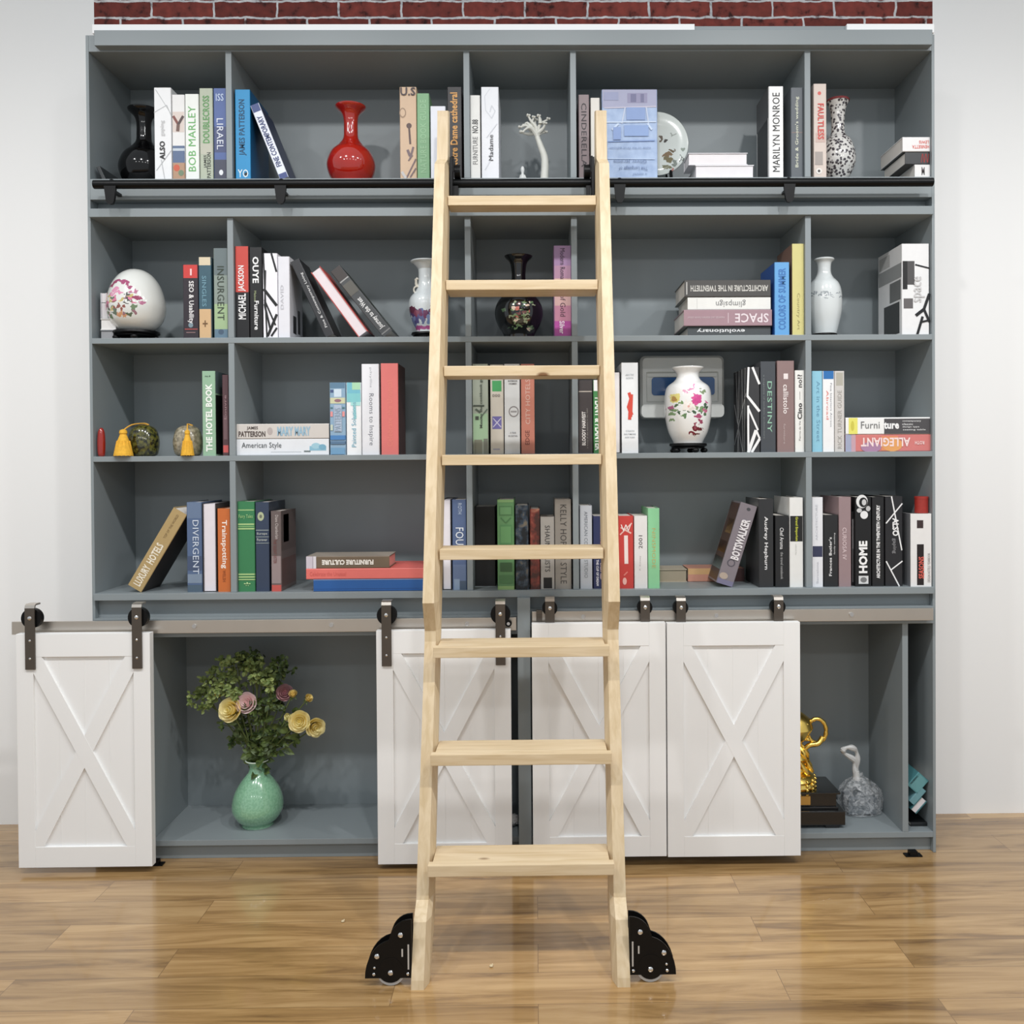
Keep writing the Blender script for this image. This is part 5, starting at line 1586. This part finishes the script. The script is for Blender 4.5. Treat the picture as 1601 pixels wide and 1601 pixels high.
YEL, YEL2, PNK, PNK2 = (250, 224, 138), (253, 238, 182), (246, 206, 204), (252, 226, 224)
rose(360.5, 1110, 18, -.05, YEL, YEL2, 'large yellow rose at left of the bouquet', (-.2, -1, .3))
rose(385, 1099, 15.5, -.03, PNK, PNK2, 'pale pink rose beside the large yellow rose', (.1, -1, .35))
rose(468, 1128, 16, -.05, YEL, YEL2, 'yellow rose right of centre in the bouquet', (.2, -1, .25))
rose(493, 1137, 14.5, -.04, YEL, YEL2, 'outermost right yellow rose in the bouquet', (.5, -1, .0))
rose(445, 1083, 12.5, .0, (176, 120, 128), (206, 160, 164), 'dusky pink rose in upper right of bouquet', (.3, -1, .4))
rose(458, 1085.5, 8, -.01, (232, 204, 120), (240, 220, 150), 'small yellow bud beside the dusky pink rose', (.1, -.6, .8), False)
rose(482, 1092, 8, -.01, (232, 208, 122), (242, 222, 150), 'small yellow bud at far upper right of bouquet', (.6, -.5, .5), False)
rose(341, 1086, 6, -.01, (236, 206, 80), (240, 216, 110), 'tiny yellow bud at left above the large rose', (-.5, -.5, .6), False)
rose(409, 1066, 6, -.01, (206, 130, 126), (220, 160, 150), 'tiny pink bud in the middle of bouquet', (0, -.6, .8), False)
rose(451, 1121, 7.5, -.05, (226, 214, 140), (226, 220, 160), 'small cream bud left of centre-right yellow rose', (-.5, -.8, .2), False)


def spray(px, py, dy, label, n, rad, light, down=0.0):
    r, head, P_, b_ = flower_stem('greenery_spray', px, py, dy, label, 'green leafy sprays in the bouquet')
    bl = bmesh.new()
    for k in range(n):
        a = random.uniform(0, 2 * math.pi)
        q = math.sqrt(random.random())
        tip = head + Vector((rad * q * math.cos(a) * 1.15, random.uniform(-.035, .035), rad * q * math.sin(a) - down * abs(q)))
        tube(b_, [P_[int(len(P_) * .8)], (P_[-2] + tip) / 2 + Vector((0, 0, .006)), tip], .0010, 4)
        for j in range(10):
            leaf(bl, tip + Vector((random.gauss(0, .007), random.gauss(0, .006), random.gauss(0, .006))), (random.uniform(-1, 1), random.uniform(-1, .3), random.uniform(-.4, .9)), random.uniform(.011, .021), random.uniform(.004, .007), 0)
    mesh('stem', b_, STEM, r)
    mesh('foliage', bl, LEAFL if light else LEAF, r)


spray(392, 1028, .02, 'topmost green spray of the bouquet', 16, .048, False)
spray(365, 1037, -.01, 'pale green spray upper left of bouquet', 11, .035, True)
spray(402, 1048, -.03, 'pale green spray in the upper middle of bouquet', 15, .036, True)
spray(440, 1048, .01, 'green spray at upper right of bouquet', 13, .042, False)
spray(430, 1060, -.03, 'pale green cluster above the pink rose', 8, .026, True)
spray(340, 1062, -.01, 'green spray at left side of bouquet', 13, .040, True)
spray(318, 1085, .0, 'drooping spray at far left of bouquet', 11, .038, True, .02)
spray(363, 1072, -.02, 'green spray just above the large yellow rose', 13, .034, True)
spray(415, 1105, .0, 'dark leafy spray in the centre of bouquet', 22, .055, False)
spray(375, 1143, .01, 'dark leaves low on left of bouquet', 18, .05, False)
spray(430, 1148, .0, 'dark leaves low on right of bouquet', 18, .05, False)

# ------------------------------------------------------------------ gold trophy
TY = .115
TX = U(1250, 1280, TY - .07)[0]
tp = thing('trophy', 'gold trophy on black stepped base beside right barn door', 'trophy', (TX, TY, ZE))
b_ = bmesh.new()
fx0 = U(1322, 1285, TY - .085)[0] - TX
box(b_, -fx0, fx0, -.085, .085, .010, .056, 0, .003)
for sx in (-1, 1):
    for sy in (-1, 1):
        box(b_, sx * fx0 * .72 - .022, sx * fx0 * .72 + .022, sy * .06 - .02, sy * .06 + .02, 0, .011)
f1 = U(1311, 1255, TY - .07)[0] - TX
box(b_, -f1, f1, -.07, .07, .056, .064, 0, .002)
box(b_, -f1 * .96, f1 * .96, -.065, .065, .064, .104, 0, .002)
box(b_, -f1 * 1.05, f1 * 1.05, -.072, .072, .104, .111, 0, .002)
mesh('base', b_, mat((12, 11, 11), .22, coat=.5), tp)['label'] = 'black lacquered stepped base'
b_ = bmesh.new()
box(b_, U(1238, 1257, TY - .066)[0] - TX, U(1267, 1257, TY - .066)[0] - TX, -.0668, -.0652, .070, .098)
mesh('plaque', b_, mat((206, 160, 84), .4, .6), tp)
b_ = bmesh.new()
s = sc(TY)


def tz(y):
    return U(1255, y, TY)[1] - ZE


z = .1113
lathe(b_, [(33 * s, z), (34 * s, z + .004), (33 * s, tz(1225)), (35 * s, tz(1222)), (33 * s, tz(1217)), (35 * s, tz(1213)), (31 * s, tz(1208)), (20 * s, tz(1203)), (.001, tz(1200))], 36)
for k in range(16):
    a = 2 * math.pi * k / 16
    for y in (1213, 1219, 1225, 1231):
        ball(b_, (33 * s * math.cos(a), 33 * s * math.sin(a), tz(y) + .001), .0068, u=8, v=6)
lathe(b_, [(20 * s, tz(1206)), (26 * s, tz(1198)), (17 * s, tz(1190)), (24 * s, tz(1182)), (15 * s, tz(1172)), (10 * s, tz(1163)), (.001, tz(1160))], 30)
for k in range(11):
    a = 2 * math.pi * k / 11 + .2
    c, s_ = math.cos(a), math.sin(a)
    tube(b_, spline([(10 * s * c, 10 * s * s_, tz(1160)), (22 * s * c, 20 * s * s_, tz(1176)), (24 * s * math.cos(a + .3), 22 * s * math.sin(a + .3), tz(1190)), (31 * s * math.cos(a + .5), 27 * s * math.sin(a + .5), tz(1203))], 4), [.004 + .004 * math.sin(i * .5) ** 2 for i in range(13)], 8)
lathe(b_, [(.001, tz(1166)), (14 * s, tz(1160)), (24 * s, tz(1150)), (31 * s, tz(1136)), (27 * s, tz(1123)), (15 * s, tz(1114)), (8 * s, tz(1110)), (12 * s, tz(1106)), (12 * s, tz(1103)), (.001, tz(1102))], 36)
for k in range(26):
    a, zz_ = random.uniform(0, 6.28), random.uniform(1122, 1156)
    rr_ = (30 - abs(zz_ - 1137) * .55) * s
    ball(b_, (rr_ * math.cos(a), rr_ * math.sin(a), tz(zz_)), random.uniform(.005, .011), u=8, v=6, sz=.7)
mesh('body', b_, GOLD, tp, smooth=True)
for sg in (-1, 1):
    b_ = bmesh.new()
    cx_ = sg * 37 * s
    tube(b_, [(cx_ + sg * 15 * s * math.cos(math.radians(a)), -.005, tz(1142) + 19 * s * math.sin(math.radians(a))) for a in range(150, -185, -15)], [.0062 + .0015 * (i % 2) for i in range(23)], 10)
    tube(b_, spline([(sg * 46 * s, -.006, tz(1152)), (sg * 38 * s, -.012, tz(1161)), (sg * 24 * s, -.014, tz(1163)), (sg * 14 * s, -.012, tz(1172))], 4), .0085, 10)
    mesh('handle', b_, GOLD, tp, smooth=True)

# ------------------------------------------------------------------ plastic bag
BY = .16
BX = U(1345, 1260, BY)[0]
bg = thing('plastic_bag', 'knotted clear plastic bag beside the trophy', 'bag', (BX, BY, ZE))
s = sc(BY)
b_ = bmesh.new()
hb = U(1349, 1213, BY)[1] - ZE
prof = [(.001, .0), (25, .0), (31, .03), (33.5, .18), (33, .42), (29.5, .64), (21, .82), (11, .95), (6, 1.02), (5, 1.1)]
n = 48
rings = []
for i, (r_, t) in enumerate(prof):
    R2 = []
    for k in range(n):
        a = 2 * math.pi * k / n
        wr = 1 + .07 * math.sin(a * 7 + t * 3) * min(1, t * 2.2) + .05 * math.sin(a * 13 + 1.3 + t * 5) * min(1, t * 2) + .05 * math.cos(a * 3 + .6)
        R2.append(b_.verts.new((r_ * s * wr * math.cos(a) - .004 * t, r_ * s * wr * math.sin(a) * .8, .001 + hb * t)))
    rings.append(R2)
for a, b in zip(rings, rings[1:]):
    for k in range(n):
        b_.faces.new([a[k], a[(k + 1) % n], b[(k + 1) % n], b[k]])
M = bpy.data.materials.new('clear_plastic_film')
M.use_nodes = True
nt = M.node_tree
pb = nt.nodes['Principled BSDF']
pb.inputs['Base Color'].default_value = (.82, .84, .86, 1)
pb.inputs['Roughness'].default_value = .18
tr_ = nd(nt, 'ShaderNodeBsdfTransparent')
mx = nd(nt, 'ShaderNodeMixShader')
nz = nd(nt, 'ShaderNodeTexNoise')
nz.inputs['Scale'].default_value = 8
nz.inputs['Detail'].default_value = 3
nz.inputs['Distortion'].default_value = 1.5
mr = nd(nt, 'ShaderNodeMapRange')
mr.inputs[1].default_value = .35
mr.inputs[2].default_value = .7
mr.inputs[3].default_value = .05
mr.inputs[4].default_value = .5
nt.links.new(nz.outputs['Fac'], mr.inputs[0])
nt.links.new(mr.outputs[0], mx.inputs[0])
nt.links.new(tr_.outputs[0], mx.inputs[1])
nt.links.new(pb.outputs[0], mx.inputs[2])
bpn = nd(nt, 'ShaderNodeBump')
bpn.inputs['Strength'].default_value = .2
bpn.inputs['Distance'].default_value = .01
nt.links.new(nz.outputs['Fac'], bpn.inputs['Height'])
nt.links.new(bpn.outputs[0], pb.inputs['Normal'])
nt.links.new(mx.outputs[0], nt.nodes['Material Output'].inputs[0])
mesh('bag_film', b_, M, bg, smooth=True)
b_ = bmesh.new()
tx0, tz0 = U(1338, 1213, BY)
loop = [(1340, 1216), (1336, 1200), (1335, 1188), (1320, 1178), (1318, 1172), (1325, 1168), (1336, 1171), (1341, 1182), (1340, 1200), (1342, 1218)]
P_ = spline([(U(x, y, BY)[0] - BX, .004 * math.sin(i), U(x, y, BY)[1] - ZE) for i, (x, y) in enumerate(loop)], 4)
tube(b_, P_, [.008 + .0025 * math.sin(i * .9) for i in range(len(P_))], 8)
tube(b_, [(U(1339, 1222, BY)[0] - BX, 0, hb * .9), (U(1339, 1205, BY)[0] - BX, 0, hb * 1.14)], [.014, .009], 10)
mesh('tied_handle', b_, mat((206, 206, 204), .4, var=.12), bg, smooth=True)
b_ = bmesh.new()
box(b_, -.052, .045, -.035, .035, .004, .062, 0, .006)
mesh('contents', b_, mat((92, 100, 106), .4, var=.1), bg)['label'] = 'grey packet inside'
# crumpled white paper scrap behind the centre gap
X, Z = U(803, 1293, .1)
b_ = bmesh.new()
ball(b_, (0, 0, .018), .018, sx=1.1, sz=1.0, u=10, v=7)
for vtx in b_.verts:
    vtx.co += Vector((random.uniform(-.004, .004), random.uniform(-.004, .004), random.uniform(-.002, .004)))
mn = min(v_.co.z for v_ in b_.verts)
for vtx in b_.verts:
    vtx.co.z -= mn
tag(mesh('paper_scrap', b_, mat((226, 224, 222), .8), None, (X, .08, ZE)), 'crumpled white paper scrap in gap beside centre post', 'paper')
# crumbs on the floor
for px, py, sz in ((768, 1512, .006), (536, 1442, .006)):
    X, Y = UZ(px, py, 0)
    b_ = bmesh.new()
    ball(b_, (0, 0, sz * .5), sz, sx=.8, sy=.7, sz=.5, u=8, v=6)
    ball(b_, (sz * .5, .002, sz * .8), sz * .6, sx=.6, sz=.7, u=8, v=6)
    mn = min(v_.co.z for v_ in b_.verts)
    for vtx in b_.verts:
        vtx.co.z -= mn
    tag(mesh('floor_crumb', b_, mat((214, 196, 160), .7), None, (X, Y, 0.0)), 'tiny pale crumb on the floor between ladder feet' if px > 700 else 'tiny pale crumb on the floor left of ladder', 'crumb')
